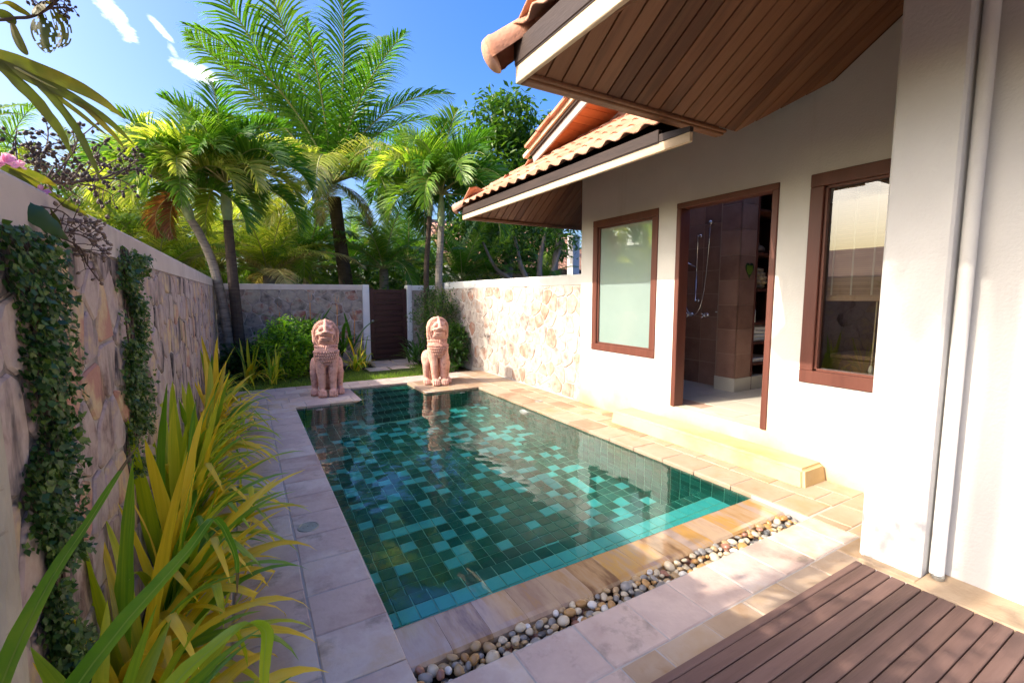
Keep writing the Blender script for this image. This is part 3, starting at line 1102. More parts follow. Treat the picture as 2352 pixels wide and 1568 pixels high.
wall_open('wall', HX, TH, -1.6, 4.868, -.05, 4.3, [W1, DR, W2], WALLP)
MB().box(HX + TH, 8.2, 4.70, 4.866, -.05, 4.0).build('wall', PLASTER, house)


def frame(name, op, w, d0, d1, sill=True):
    y0, y1, z0, z1 = op
    fr = MB()
    fr.box(HX - d0, HX + d1, y0, y0 + w, z0 + (w if sill else 0), z1 - w, c=.005)
    fr.box(HX - d0, HX + d1, y1 - w, y1, z0 + (w if sill else 0), z1 - w, c=.005)
    fr.box(HX - d0 - .001, HX + d1, y0, y1, z1 - w, z1, c=.005)
    if sill:
        fr.box(HX - d0 - .001, HX + d1, y0, y1, z0, z0 + w, c=.005)
    return fr.build(name, WOODR, house)


f1 = frame('window', W1, .085, .012, .10)
w = .085
MB().box(HX + .035, HX + .045, W1[0] + w - .005, W1[1] - w + .005, W1[2] + w - .005, W1[3] - w + .005).build('pane', FROST, f1, label='frosted window pane')
fb = MB()
for (a, b, c, d) in ((W1[0] + w, W1[0] + w + .02, W1[2] + w, W1[3] - w), (W1[1] - w - .02, W1[1] - w, W1[2] + w, W1[3] - w)):
    fb.box(HX + .012, HX + .034, a, b, c, d, c=.003)
fb.box(HX + .012, HX + .034, W1[0] + w, W1[1] - w, W1[2] + w, W1[2] + w + .02, c=.003).box(HX + .012, HX + .034, W1[0] + w, W1[1] - w, W1[3] - w - .02, W1[3] - w, c=.003)
fb.build('glazing_bead', WOODR, f1)
frame('door_frame', (DR[0], DR[1], DR[2] - .0, DR[3]), .055, .014, .13, sill=False)
f2 = frame('window', W2, .10, .012, .10)
w = .10
MB().add([(HX + .05, W2[0] + w, W2[2] + w), (HX + .05, W2[1] - w, W2[2] + w), (HX + .05, W2[1] - w, W2[3] - w), (HX + .05, W2[0] + w, W2[3] - w)], [(0, 1, 2, 3)]).build('pane', PANE, f2, label='clear window pane')
fb = MB()
fb.box(HX + .012, HX + .048, W2[1] - w - .022, W2[1] - w, W2[2] + w, W2[3] - w, c=.003)
fb.box(HX + .012, HX + .048, W2[0] + w, W2[1] - w, W2[2] + w, W2[2] + w + .02, c=.003).box(HX + .012, HX + .048, W2[0] + w, W2[1] - w, W2[3] - w - .02, W2[3] - w, c=.003)
fb.build('glazing_bead', WOODR, f2)
# plinth step
st = MB()
bm = bmesh.new()
bmesh.ops.create_cube(bm, size=1)
for v in bm.verts:
    top = v.co.z > 0
    v.co = Vector((3.56 + (.035 if top else 0) if v.co.x < 0 else 3.899, (1.755 + (.03 if top else 0)) if v.co.y < 0 else 3.88, .135 if top else -.02))
bmesh.ops.bevel(bm, geom=bm.edges[:], offset=.022, segments=3, affect='EDGES')
st.bm(bm)
st.build('step', pmat('ochre_stained_plaster', [(.52, .385, .205), (.58, .46, .28)], 2.4, .85, .3, 80, obj_rand=0, spec=.2, dirt=((.46, .28, .10), 1.8, .5, .75, (1, .6, 1))), house)

# near wing: projecting pillar, recessed wall, downpipe
near = MB()
near.box(2.905, 4.06, .853, 1.125, .0, 3.4, c=.012)
near.build('pillar', PLASTER, house)
MB().box(3.045, 3.2, -1.8, .85, .0, 3.4).build('wall', PLASTER, house)
MB().box(2.80, 3.05, -1.8, .85, -.02, .022, c=.006).box(2.84, 2.906, .85, 1.10, -.02, .018, c=.006).build('kerb', pmat('ochre_cement', [(.36, .26, .17), (.46, .35, .24)], 6, .9, .4, 60, obj_rand=0, spec=.1), house)
dp = MB().tube([(2.985, .815, .035), (2.985, .815, 3.3)], .030, 14)
dp.build('downpipe', PLASTER, house, smooth=True)
MB().lathe([(.016, .0), (.024, .004), (.026, .018), (.020, .020), (.016, .010)], (2.955, .80, .022), 14).build('pipe_outlet', STEEL, house)

# roofs -----------------------------------------------------------------
PIT = .66


def wave_tile(wd, ln, amp=.035, n=8, th=.014):
    """S-curved roof tile: x across (wd), y up the slope (ln)"""
    vs, fs = [], []
    for yy, dz in ((0, 0), (ln, 0)):
        for top in (1, 0):
            for i in range(n + 1):
                u = i / n
                z = amp * (0.5 - 0.5 * math.cos(2 * math.pi * u)) ** 1.3
                vs.append((u * wd, yy, z + (th if top else 0) + (0.018 if yy == 0 else 0)))
    m = n + 1
    for i in range(n):
        fs += [(i, i + 1, 2 * m + i + 1, 2 * m + i), (m + i + 1, m + i, 3 * m + i, 3 * m + i + 1), (i + 1, i, m + i, m + i + 1)]
    fs += [(0, 2 * m, 3 * m, m), (n, m + n, 3 * m + n, 2 * m + n)]
    return vs, fs


def slope_mat(eave_pt, along, up):
    """matrix with x along the eave, y up the slope"""
    a, u = Vector(along).normalized(), Vector(up).normalized()
    n = a.cross(u)
    m = Matrix((a, u, n)).transposed().to_4x4()
    m.translation = Vector(eave_pt)
    return m


def eave(cx, cy, zb, ynear, xright, ov, courses, tw_, seed, hip_len, plank_w, xsoff=None, lh=.063, dh=.15, yf=None):
    """corner eave of a hipped roof. (cx, cy, zb): lower outer corner of the fascia; the fascia runs to ynear along Y and the end edge to xright along X"""
    r = random.Random(seed)
    yf = ynear if yf is None else yf
    # fascia along the pool: pale lower board, dark upper board
    MB().box(cx, cx + .03, yf, cy, zb, zb + lh, c=.004).build('fascia', FASC_L, house)
    MB().box(cx - .010, cx + .03, ynear, cy, zb + lh + .002, zb + dh, c=.004).build('fascia', FASC_D, house)
    if yf < ynear:
        MB().add([(x_, y_, z_) for x_ in (cx - .004, cx + .03) for y_, z_ in ((ynear - .001, zb + lh + .002), (yf, zb + lh + .002), (yf, zb + .10), (ynear - .001, zb + .125))], [(0, 1, 2, 3), (7, 6, 5, 4), (0, 4, 5, 1), (1, 5, 6, 2), (2, 6, 7, 3), (3, 7, 4, 0)]).build('fascia', FASC_D, house)  # tapered end piece added to cut down a sun leak onto the wall
    MB().box(cx - .004, cx + .028, ynear, cy - .001, zb + lh - .006, zb + lh + .006).build('fascia_groove', FASC_D, house)
    # end edge: moulding under the soffit and fascia behind it
    md = MB().box(cx + .031, xright, cy - .03, cy, zb, zb + lh + .03, c=.004)
    md.box(cx + .031, xright, cy - .075, cy - .031, zb - .004, zb + .022, c=.006).box(cx + .031, xright, cy - .10, cy - .076, zb + .010, zb + .034, c=.005)
    md.build('soffit_moulding', SOFFIT, house)
    MB().box(cx - .010, xright, cy - .03, cy + .010, zb + lh + .031, zb + dh, c=.004).build('fascia', FASC_D, house)
    # soffit planks of the end slope, running up the slope
    z0 = zb + .02
    x = cx + .03
    lmax = hip_len
    xs_end = xsoff or xright
    while x < xs_end - .01:
        x1 = min(x + plank_w, xs_end)
        ln0, ln1 = min(lmax, (x - cx) + .0), min(lmax, (x1 - cx) + .0)
        g = .004
        bot = []
        for (xx, l) in ((x + g, 0), (x1 - g, 0), (x1 - g, ln1), (x + g, ln0)):
            bot.append((xx, cy - .09 - l, z0 + .02 + l * PIT))
        if plank_cut is not None:
            poly = clip([(p[0], p[1]) for p in bot], *plank_cut)
            if len(poly) < 3:
                x = x1
                continue
            bot = [(a, b, z0 + .02 + (cy - .09 - b) * PIT) for a, b in poly]
        n = len(bot)
        cxx, cyy, czz = sum(p[0] for p in bot) / n, sum(p[1] for p in bot) / n, sum(p[2] for p in bot) / n
        lo = [(a - cxx, b - cyy, c - czz) for a, b, c in bot]
        ins = [(a * .94, b * .995, c * .995 - .004) for a, b, c in lo]
        hi = [(a, b, c + .012) for a, b, c in lo]
        vs = lo + ins + hi
        fs = [(i, (i + 1) % n, n + (i + 1) % n, n + i) for i in range(n)] + [((i + 1) % n, i, 2 * n + i, 2 * n + (i + 1) % n) for i in range(n)]
        fs += [tuple(range(n, 2 * n)), tuple(reversed(range(2 * n, 3 * n)))]
        MB().add(vs, fs).build('soffit_plank', SOFFIT, house, loc=(cxx, cyy, czz))
        x = x1
    # soffit planks of the pool slope, running up the slope (seen only from below)
    y = cy - .04
    while y > ynear + .01:
        y1 = max(y - plank_w, ynear)
        l0, l1 = min(hip_len, cy - y), min(hip_len, cy - y1)
        p = [(cx + .03, y - .004, z0 + .03), (cx + .03, y1 + .004, z0 + .03), (cx + .03 + l1, y1 + .004, z0 + .03 + l1 * PIT), (cx + .03 + l0, y - .004, z0 + .03 + l0 * PIT)]
        vs = p + [(a, b, c + .012) for a, b, c in p]
        MB().add(vs, [(0, 1, 2, 3), (7, 6, 5, 4), (0, 4, 5, 1), (1, 5, 6, 2), (2, 6, 7, 3), (3, 7, 4, 0)]).build('soffit_plank', SOFFIT, house)
        y = y1
    # dark roof deck above the soffit, so that no light leaks between planks
    dk = MB()
    q = .05
    H = 1.46 if plank_cut is None else hip_len + .6
    dk.add([(cx + .01, cy - .01, zb + .09), (cx + .01, ynear, zb + .09), (cx + H, ynear, zb + .09 + H * PIT), (cx + H, cy - H, zb + .09 + H * PIT)], [(0, 1, 2, 3)])
    if plank_cut is None:
        dk.add([(cx + .01, cy - .01, zb + .09), (max(xright, cx + H), cy - .01, zb + .09), (max(xright, cx + H), cy - H, zb + .09 + H * PIT), (cx + H, cy - H, zb + .09 + H * PIT)], [(0, 1, 2, 3)])
    else:
        dk.add([(cx + .01, cy - .01, zb + .09), (xright, cy - .01, zb + .09), (HX, cy - .01 - (HX - xright), zb + .09 + (HX - xright) * PIT), (HX, cy - H, zb + .09 + H * PIT), (cx + H, cy - H, zb + .09 + H * PIT)], [(0, 1, 2, 3, 4)])
    dk.build('roof_deck', FASC_D, house)
    # tiles of the pool slope
    tl = .30
    sl = math.sqrt(1 + PIT * PIT)
    vs, fs = wave_tile(tw_, tl + .07)
    key = MB().add(vs, fs).mesh('roof_tile', ROOFT, True)
    n_al = int((cy + .04 - ynear) / tw_)
    for c in range(courses):
        for i in range(n_al):
            yy = ynear + i * tw_
            upd = c * tl / sl
            if cy + .04 - (yy + tw_) < upd - .02:
                continue
            m = slope_mat((cx - .02 + upd, yy, zb + dh + .012 + upd * PIT), (0, 1, 0), (1, 0, PIT))
            # x along +Y, y up the slope; tile normal must point up
            o = link('roof_tile', key, house)
            mm = m.copy()
            if (Vector(m.col[2][:3])).z < 0:
                mm = slope_mat((cx - .02 + upd, yy + tw_, zb + dh + .012 + upd * PIT), (0, -1, 0), (1, 0, PIT))
            o.matrix_world = mm @ Matrix.Rotation(-.012, 4, 'X')
    # end slope tiles are never seen: plain sheet of tile profile on the outer side
    return key


plank_cut = None
LOWC = (2.691, 6.01, 2.50)
eave(*LOWC, 2.475, 5.2, 1.2, 6, .205, 6, 1.06, .105, None, .067, .16, 2.2)
HIGHC = (1.455, 2.46, 2.70)
# the high soffit ends at a 45 degree valley where it meets the house
plank_cut = (1, 1, 5.80)
eave(*HIGHC, -1.6, 3.31, 1.75, 3, .205, 12, 2.6, .12, 3.898, .099, .23)


vz = lambda x: LOWC[2] + .09 + (x - LOWC[0]) * PIT
MB().add([(2.80, 2.51, vz(2.80)), (3.895, 1.42, vz(3.895)), (3.895, 2.51, vz(3.895))], [(0, 1, 2)]).build('roof_deck', FASC_D, house)  # unseen filler added between the roofs to block a sun patch on the wall


def hip_caps(c, n, ln, r0=.085):
    d = Vector((1, -1, PIT)).normalized()
    vs, fs = [], []
    m = 13
    prof = [(math.cos(math.pi * (1.36 * k / (m - 1) - .18)), math.sin(math.pi * (1.36 * k / (m - 1) - .18))) for k in range(m)]
    side = Vector((1, 1, 0)).normalized()
    up = side.cross(d)
    if up.z < 0:
        up = -up
    for (t, s) in ((0, 1.0), (.03, 1.05), (.05, .98), (ln + .05, .82)):
        for a, b in prof:
            vs.append(tuple(d * t + side * (a * r0 * s) + up * (b * r0 * s)))
        for a, b in prof:
            vs.append(tuple(d * t + side * (a * (r0 * s - .014)) + up * (b * (r0 * s - .014))))
    for i in range(3):
        for k in range(m - 1):
            a = i * 2 * m + k
            fs.append((a, a + 1, a + 2 * m + 1, a + 2 * m))
            fs.append((a + m + 1, a + m, a + 3 * m, a + 3 * m + 1))
    for k in range(m - 1):
        fs.append((k + 1, k, m + k, m + k + 1))
    me = MB().add(vs, fs).mesh('ridge_tile', ROOFT, True)
    for i in range(n):
        p = Vector(c) + d * (i * ln)
        link('ridge_tile', me, house, p)


hip_caps((LOWC[0] - .075, LOWC[1] + .075, LOWC[2] + .15), 5, .30, .069)
hip_caps((HIGHC[0] - .10, HIGHC[1] + .10, HIGHC[2] + .175), 8, .30, .101)
for c_, r_ in ((LOWC, .068), (HIGHC, .100)):
    off = (.075, .15) if r_ < .1 else (.10, .175)
    bm = bmesh.new()
    bmesh.ops.create_uvsphere(bm, u_segments=18, v_segments=12, radius=1)
    q = Vector((1, -1, PIT)).to_track_quat('X', 'Z').to_matrix()
    for v in bm.verts:
        v.co = q @ Vector((v.co.x * r_ * (.55 if v.co.x < 0 else .2), v.co.y * r_, v.co.z * r_)) + Vector((c_[0] - off[0], c_[1] + off[0], c_[2] + off[1]))
    MB().bm(bm).build('ridge_end_tile', ROOFT, house, smooth=True)
# end-slope tiles of the low roof (one sheet each, seen edge-on)
for (cx, cy, zb, xr, dh) in ((LOWC[0], LOWC[1], LOWC[2], 6.0, .16), (HIGHC[0], HIGHC[1], HIGHC[2], 3.5, .23)):
    es = MB()
    for i in range(int((xr - cx) / .205)):
        for c in range(3):
            vs, fs = wave_tile(.205, .37)
            upd = c * .30 / math.sqrt(1 + PIT * PIT)
            xx = cx - .02 + i * .205
            if xx < cx + upd - .02:
                continue
            m = slope_mat((xx + .205, cy + .02 - upd, zb + dh + .012 + upd * PIT), (-1, 0, 0), (0, -1, PIT))
            es.add([tuple(m @ Vector(v)) for v in vs], fs)
    es.build('roof_tile', ROOFT, house, kind='stuff', smooth=True)

# gablet on the low roof with red wall and orange boarded soffit
GA, GB_ = Vector((3.36, 5.25, 3.27)), Vector((3.36, 3.3, 3.97))
dd = (GB_ - GA).normalized()
nn = Vector((1, 0, 0)).cross(dd)
if nn.z < 0:
    nn = -nn


def slab(a, b, x0, x1, t0, t1, mat, name, parent=house):
    mb = MB()
    vs = []
    for p in (a, b):
        for xx in (x0, x1):
            for t in (t0, t1):
                q = Vector((xx, p.y, p.z)) + nn * t
                vs.append(tuple(q))
    mb.add(vs, [(0, 1, 3, 2), (4, 6, 7, 5), (0, 4, 5, 1), (2, 3, 7, 6), (0, 2, 6, 4), (1, 5, 7, 3)])
    return mb.build(name, mat, parent)


slab(GA, GB_, 3.36, 3.385, -.10, .0, pmat('grey_bargeboard', [(.30, .27, .25), (.40, .36, .33)], 4, .7, .2, 30, obj_rand=0), 'bargeboard')
slab(GA, GB_, 3.33, 3.37, .0, .035, FASC_D, 'bargeboard')
slab(GA - dd * .12, GB_, 3.30, 3.36, .037, .085, FASC_L, 'bargeboard')
for k in range(7):
    p = GA + dd * (.02 + k * .30)
    slab(p, p + dd * .32, 3.25, 3.47, .088 + .01 * (k % 2), .122 + .01 * (k % 2), ROOFT, 'verge_tile')
for k in range(16):
    p = GA + dd * (.02 + k * .125)
    slab(p, p + dd * .119, 3.386, 4.08, -.045, -.03, SOFF_O, 'gable_soffit_board')
MB().add([(4.08, 5.6, 3.2), (4.08, 2.6, 3.2), (4.08, 2.6, 4.6), (4.08, 5.6, 3.6)], [(0, 1, 2, 3)]).build('gable_wall', REDW, house)
slab(GA, GB_ + dd * .6, 3.387, 4.7, .0, .08, ROOFT, 'gable_roof')

# bathroom behind the doorway
FZ = .27
fl = MB()
MB().box(HX + .002, HX + TH, DR[0] + .002, DR[1] - .002, FZ - .0, FZ - .0 + .0005).box(HX + TH, 8.0, -1.5, 4.70, FZ - .03, FZ - .006).build('bath_floor', BATHG, house)
x = HX + .003
while x < 7.6:
    y = DR[0] - .4
    while y < 4.69:
        if x < 6.2 and not (x < HX + .1 and not DR[0] - .01 < y < DR[1] - .3):
            MB().box(x + .002, x + .398, y + .002, min(y + .398, 4.69), FZ - .006, FZ, c=.002).build('floor_tile', FLOORB, house)
        y += .4
    x += .4
DARKW = MB()
DARKW.box(7.9, 8.0, -1.5, 4.7, FZ - .03, 3.6).box(HX + TH, 7.9, -1.6, -1.5, FZ - .03, 3.6)
DARKW.build('inner_wall', pmat('dim_inner_wall', [(.10, .05, .035), (.14, .07, .05)], 3, .7, .1, 30, obj_rand=0), house)
MB().box(HX + TH, 5.45, -1.5, 1.9, 2.86, 2.9).box(5.45, 7.9, -1.5, 4.7, 2.86, 2.9).build('ceiling', PLASTER, house)  # opening over the shower is invented, letting skylight brighten the room


def bath_tiles(o, u, n, length, z0, z1, tw_=.30, th_=.30):
    o, u, n = Vector(o), Vector(u), Vector(n)
    back = MB()
    p = [o + Vector((0, 0, z0)), o + u * length + Vector((0, 0, z0)), o + u * length + Vector((0, 0, z1)), o + Vector((0, 0, z1))]
    back.add(p + [q - n * .02 for q in p], [(0, 1, 2, 3), (7, 6, 5, 4), (0, 4, 5, 1), (1, 5, 6, 2), (2, 6, 7, 3), (3, 7, 4, 0)])
    back.build('bath_wall', BATHG, house)
    a = 0
    while a < length - .01:
        z = z0
        w = min(tw_, length - a)
        while z < z1 - .01:
            h = min(th_, z1 - z)
            vs, fs = tile_geo((0, 0, 0), u, (0, 0, 1), n, w, h, .005, .004, .001)
            MB().add(vs, fs).build('wall_tile', BATH, house, loc=tuple(o + u * a + Vector((0, 0, z))))
            z += th_
        a += tw_


PW = .31
bath_tiles((5.27, 4.62, 0), (0, -1, 0), (-1, 0, 0), 1.0, FZ, 2.9)
bath_tiles((HX + TH + .001, 4.62, 0), (1, 0, 0), (0, -1, 0), 1.2, FZ, 2.9)
bath_tiles((5.12, 3.66, 0), (0, -1, 0), (-1, 0, 0), .26, FZ + .16, 2.9, .26)
bath_tiles((5.12, 3.40, 0), (1, 0, 0), (0, -1, 0), PW, FZ + .16, 2.9, .31)
bath_tiles((4.075, 3.60, 0), (0, -1, 0), (-1, 0, 0), .17, FZ + .16, 2.9, .2)
bath_tiles((4.075, 3.43, 0), (1, 0, 0), (0, -1, 0), .12, FZ + .16, 2.9, .2)
MB().box(5.13, 5.12 + PW, 3.41, 3.68, FZ, 2.9).build('bath_wall', BATHG, house)
MB().box(5.105, 5.76, 3.385, 3.67, FZ - .002, FZ + .165, c=.004).build('bath_plinth', FLOORB, house)
MB().box(4.065, 4.21, 3.415, 3.61, FZ - .002, FZ + .165, c=.004).build('bath_plinth', FLOORB, house)
MB().box(5.435, 5.45, 3.385, 4.0, FZ, 2.9).box(6.45, 6.50, 3.385, 4.0, FZ, 2.9).box(5.45, 6.45, 3.98, 4.0, FZ, 2.9).build('cupboard', WOODR, house)
for z in (.60, .865, 1.11, 1.53, 1.97, 2.5):
    MB().box(5.452, 6.448, 3.40, 3.978, z - .03, z, c=.003).build('shelf', WOODR, house)
# back corner seen through the window at the right
MB().box(5.9, 6.2, .4, 1.38, FZ, 3.2).build('inner_wall', pmat('grey_slate', [(.07, .06, .06), (.11, .095, .09)], 5, .5, .3, 14, obj_rand=0), house)

# things in the bathroom ------------------------------------------------
sh = thing('shower_set', 'chrome hand shower on its rail with a looping hose on brown tiles', 'shower', (5.26, 4.2, 1.4))
SX = -.005
MB().tube([(SX - .05, -.13, -.02), (SX - .05, -.13, .83)], .009, 10).build('rail', CHROME, sh, smooth=True)
for z in (-.02, .83):
    MB().tube([(0, -.13, z), (SX - .055, -.13, z)], .011, 8).lathe([(0, -.012), (.022, -.010), (.022, 0)], (0, -.13, z), 12, axis='x').build('bracket', CHROME, sh, smooth=True)
hp = [(-.05, .05, .50), (-.06, .06, .30), (-.06, .05, .0), (-.05, .0, -.15), (-.05, -.08, -.22), (-.05, -.18, -.15), (-.05, -.25, .1), (-.045, -.29, .6), (-.04, -.30, .98)]
pts = []
for i in range(len(hp) - 1):
    p0, p1, p2, p3 = [Vector(hp[max(0, min(len(hp) - 1, i + k))]) for k in (-1, 0, 1, 2)]
    for t in (0, .25, .5, .75):
        pts.append(.5 * ((2 * p1) + (p2 - p0) * t + (2 * p0 - 5 * p1 + 4 * p2 - p3) * t * t + (3 * p1 - p0 - 3 * p2 + p3) * t ** 3))
MB().tube(pts + [hp[-1]], .0075, 8).build('hose', CHROME, sh, smooth=True)
MB().tube([(-.06, -.12, .42), (-.075, -.02, .47), (-.08, .045, .52), (-.085, .06, .60), (-.11, .065, .68)], [.013, .012, .013, .016, .030], 12).build('shower_head', CHROME, sh, smooth=True)
MB().lathe([(0, -.06), (.02, -.058), (.03, -.045), (.03, 0)], (0, -.30, .98), 14, axis='x').build('wall_outlet', CHROME, sh, smooth=True)
for y, lb in ((4.16, 'chrome cross handle shower tap on brown tiles, nearer the shower rail'), (3.92, 'chrome cross handle shower tap on brown tiles, nearer the soap holder')):
    t = thing('shower_tap', lb, 'tap', (5.265, y, 1.19), 0, 'shower taps')
    MB().lathe([(.0, -.03), (.022, -.028), (.032, -.012), (.034, 0)], (0, 0, 0), 14, axis='x').tube([(-.02, 0, 0), (-.085, 0, 0)], .010, 10).build('body', CHROME, t, smooth=True)
    hd = MB()
    for a in (.6, 2.17):
        hd.tube([(-.08, math.cos(a) * .042, math.sin(a) * .042), (-.08, -math.cos(a) * .042, -math.sin(a) * .042)], [.009, .009], 8)
    hd.ell((-.085, 0, 0), (.016, .016, .016), sub=1)
    hd.build('cross_handle', CHROME, t, smooth=True)
sp = thing('soap_dispenser', 'white soap holder with pale green bottle on the shower wall', 'soap dispenser', (5.262, 3.70, 1.30))
MB().box(-.075, 0, -.055, .055, -.07, -.055, c=.004).box(-.012, 0, -.055, .055, -.055, .085, c=.004).build('holder', WPLAST, sp)
MB().lathe([(0, -.054), (.034, -.054), (.036, .02), (.03, .05), (.012, .06), (.012, .075), (0, .076)], (-.045, 0, 0), 14).build('bottle', pmat('pale_green_bottle', [(.30, .46, .36), (.36, .52, .42)], 4, .3, 0, obj_rand=0), sp, smooth=True)
# heart-leaf notice on the pillar
sg = thing('leaf_sign', 'dark green heart shaped leaf notice with lines of small yellow green text on tiled pillar', 'sign', (5.30, 3.392, 1.76))
out = []
for k in range(24):
    t = 2 * math.pi * k / 24
    out.append((.0052 * 16 * math.sin(t) ** 3 * .95, .0058 * (13 * math.cos(t) - 5 * math.cos(2 * t) - 2 * math.cos(3 * t) - math.cos(4 * t)) * 1.15))
vs = [(a, -.006, b) for a, b in out] + [(a, 0, b) for a, b in out]
MB().add(vs, [tuple(range(24))] + [((i + 1) % 24, i, 24 + i, 24 + (i + 1) % 24) for i in range(24)]).build('plate', pmat('dark_green_plate', [(.008, .03, .008), (.012, .04, .012)], 4, .4, 0, obj_rand=0), sg)
tx = MB()
GT = pmat('yellow_green_print', [(.22, .38, .03), (.26, .42, .04)], 4, .5, 0, obj_rand=0)
for k in range(9):
    z = .042 - k * .0125
    hw = .058 if k < 6 else .058 - (k - 5) * .011
    xx = -hw
    while xx < hw:
        l = rnd.uniform(.006, .017)
        tx.box(xx, min(xx + l, hw), -.0075, -.0061, z, z + .006)
        xx += l + .004
tx.build('print', GT, sg)


def towel(z, h, lb, x0=5.50, y0=3.43):
    mb = MB()
    for k in range(2):
        mb.box(x0, x0 + .5, y0, y0 + .32, z + k * h / 2, z + (k + 1) * h / 2 - .003, c=h * .2)
    mb.lathe([(0, -.004), (h * .22, -.002), (h * .24, .01)], (x0 + .04, y0, z + h * .3), 10, axis='y')
    mb.build('towel', WHITE, None, label=lb, cat='towel', group='white towels on the shelves', smooth=False)


towel(.866, .10, 'rolled white towel on the shelf, lower of the two stacked')
towel(.968, .10, 'rolled white towel on the shelf, upper of the two stacked')
towel(.601, .055, 'flat folded white towel on the bottom shelf')
bk = MB()
for k in range(5):
    for a in range(11):
        t = a / 11 * 6.28 + k * .28
        rr = .15 - .025 * abs(k - 1.5)
        bk.ell((5.66 + math.cos(t) * rr, 3.56 + math.sin(t) * rr * .8, 1.565 + k * .05), (.042, .042, .035), sub=1)
bk.build('woven_basket', TAN, None, label='round tan woven basket on the shelf above the towels', cat='basket', smooth=True)
MB().lathe([(0, 0), (.034, 0), (.036, .14), (.028, .165), (.012, .17), (.012, .19), (0, .19)], (5.49, 3.44, 1.112), 14).build('white_bottle', WPLAST, None, smooth=True, label='white bottle standing on the middle shelf', cat='bottle')
vc = MB()
vc.ell((5.66, 3.52, 2.03), (.10, .07, .055), sub=2).ell((5.60, 3.5, 2.075), (.035, .03, .05), sub=2).ell((5.74, 3.54, 2.02), (.07, .05, .045), sub=2)
vc.build('carved_ornament', POD_B, None, smooth=True, label='small dark brown ornament on the top shelf', cat='ornament')

# bamboo blind, pull cord and laundry basket behind the right window
bl = thing('bamboo_blind', 'half lowered brown bamboo roller blind behind the right window', 'blind', (HX + .12, 1.35, 2.28))
sl = MB()
z = 0
while z > -.83:
    sl.box(0, .004, -.52, .555, z - .0125, z)
    z -= .0155
sl.build('slat', BAMB, bl, kind='stuff')
cd = MB()
for y in np.arange(-.42, .53, .135):
    for k in range(46):
        s = 1 if k % 2 else -1
        cd.tube([(-.003, y + s * .006, -.018 * k), (-.003, y - s * .006, -.018 * (k + 1))], .0022, 4)
        cd.tube([(-.003, y - s * .006, -.018 * k), (-.003, y + s * .006, -.018 * (k + 1))], .0022, 4)
cd.build('cord', CORD, bl, kind='stuff')
MB().box(-.008, .010, -.525, .56, -.875, -.83, c=.004).build('bottom_rail', BAMB, bl)
pc = thing('pull_cord', 'long tan pull cord with a pale wooden knob hanging behind the right window', 'cord', (HX + .13, 1.57, 1.42))
MB().tube([(0, 0, 0), (.004, .004, -.25), (0, .006, -.50)], .0045, 6).build('string', TAN, pc)
MB().lathe([(.006, 0), (.014, -.015), (.017, -.04), (.012, -.06), (0, -.062)], (0, .006, -.495), 10).build('knob', CORD, pc, smooth=True)
lb = thing('laundry_basket', 'brown wicker laundry basket with a curved handle behind the right window', 'basket', (4.42, 1.72, FZ))
MB().box(-.20, .20, -.20, .20, 0, .66, c=.01).build('body', WICK, lb)
wv2 = MB()
for k in range(30):
    z = .015 + k * .0215
    wv2.box(-.2065, .2065, -.2065, .2065, z, z + .014)
wv2.build('weave', WICK, lb, kind='stuff')
MB().box(-.22, .22, -.22, .22, .662, .70, c=.008).build('lid', WICK, lb)
MB().tube([(-.215, .10, .50), (-.25, .07, .535), (-.255, .0, .54), (-.25, -.08, .50), (-.215, -.11, .46)], .010, 8).build('handle', CORD, lb, smooth=True)

# ------------------------------------------------------------------ deck
deck = thing('wooden_deck', 'dark brown timber deck of long boards beside the white pillar', 'deck', (1.2, 1.08, 0))
DX0, DX1, DZ = -.02, 1.575, .03
MB().box(DX0, DX1, -.028, .006, -.05, DZ, c=.004).build('edge_board', WOODD, deck)
y = -.031
k = 0
while y > -2.6:
    w = .0575
    MB().box(DX0, DX1 - rnd.uniform(0, .006), y - w, y, DZ - .022, DZ + rnd.uniform(-.0008, .0008), c=.003).build('deck_board', WOODD, deck)
    y -= w + .0048
    k += 1
MB().box(DX0 + .01, DX1 - .02, -2.6, -.03, -.05, DZ - .026).build('joist_bed', DARK, deck)

# ------------------------------------------------------------------ terracotta lions
def voxel(mb, size, smooth_it=2):
    me = mb.mesh('lion_tmp', TERRA)
    o = bpy.data.objects.new('lion_tmp', me)
    col.objects.link(o)
    m = o.modifiers.new('r', 'REMESH')
    m.mode = 'VOXEL'
    m.voxel_size = size
    s = o.modifiers.new('s', 'SMOOTH')
    s.iterations = smooth_it
    s.factor = .5
    dg = bpy.context.evaluated_depsgraph_get()
    out = bpy.data.meshes.new_from_object(o.evaluated_get(dg))
    bpy.data.objects.remove(o)
    bpy.data.meshes.remove(me)
    out.polygons.foreach_set('use_smooth', [True] * len(out.polygons))
    out.name = 'guardian_lion'
    return out


def cap(mb, p, q, r0, r1, n=6):
    p, q = Vector(p), Vector(q)
    for i in range(n + 1):
        t = i / n
        r = r0 + (r1 - r0) * t
        mb.ell(p.lerp(q, t), (r, r, r), sub=2)


lm = MB()
# trunk, chest, back
cap(lm, (0, .27, .22), (0, .02, .60), .185, .17, 8)
lm.ell((0, .30, .20), (.21, .17, .18), sub=3)
lm.ell((0, -.02, .56), (.205, .165, .19), sub=3)
lm.ell((0, .0, .655), (.185, .15, .11), sub=3)
lm.ell((0, .0, .74), (.172, .145, .11), sub=3)
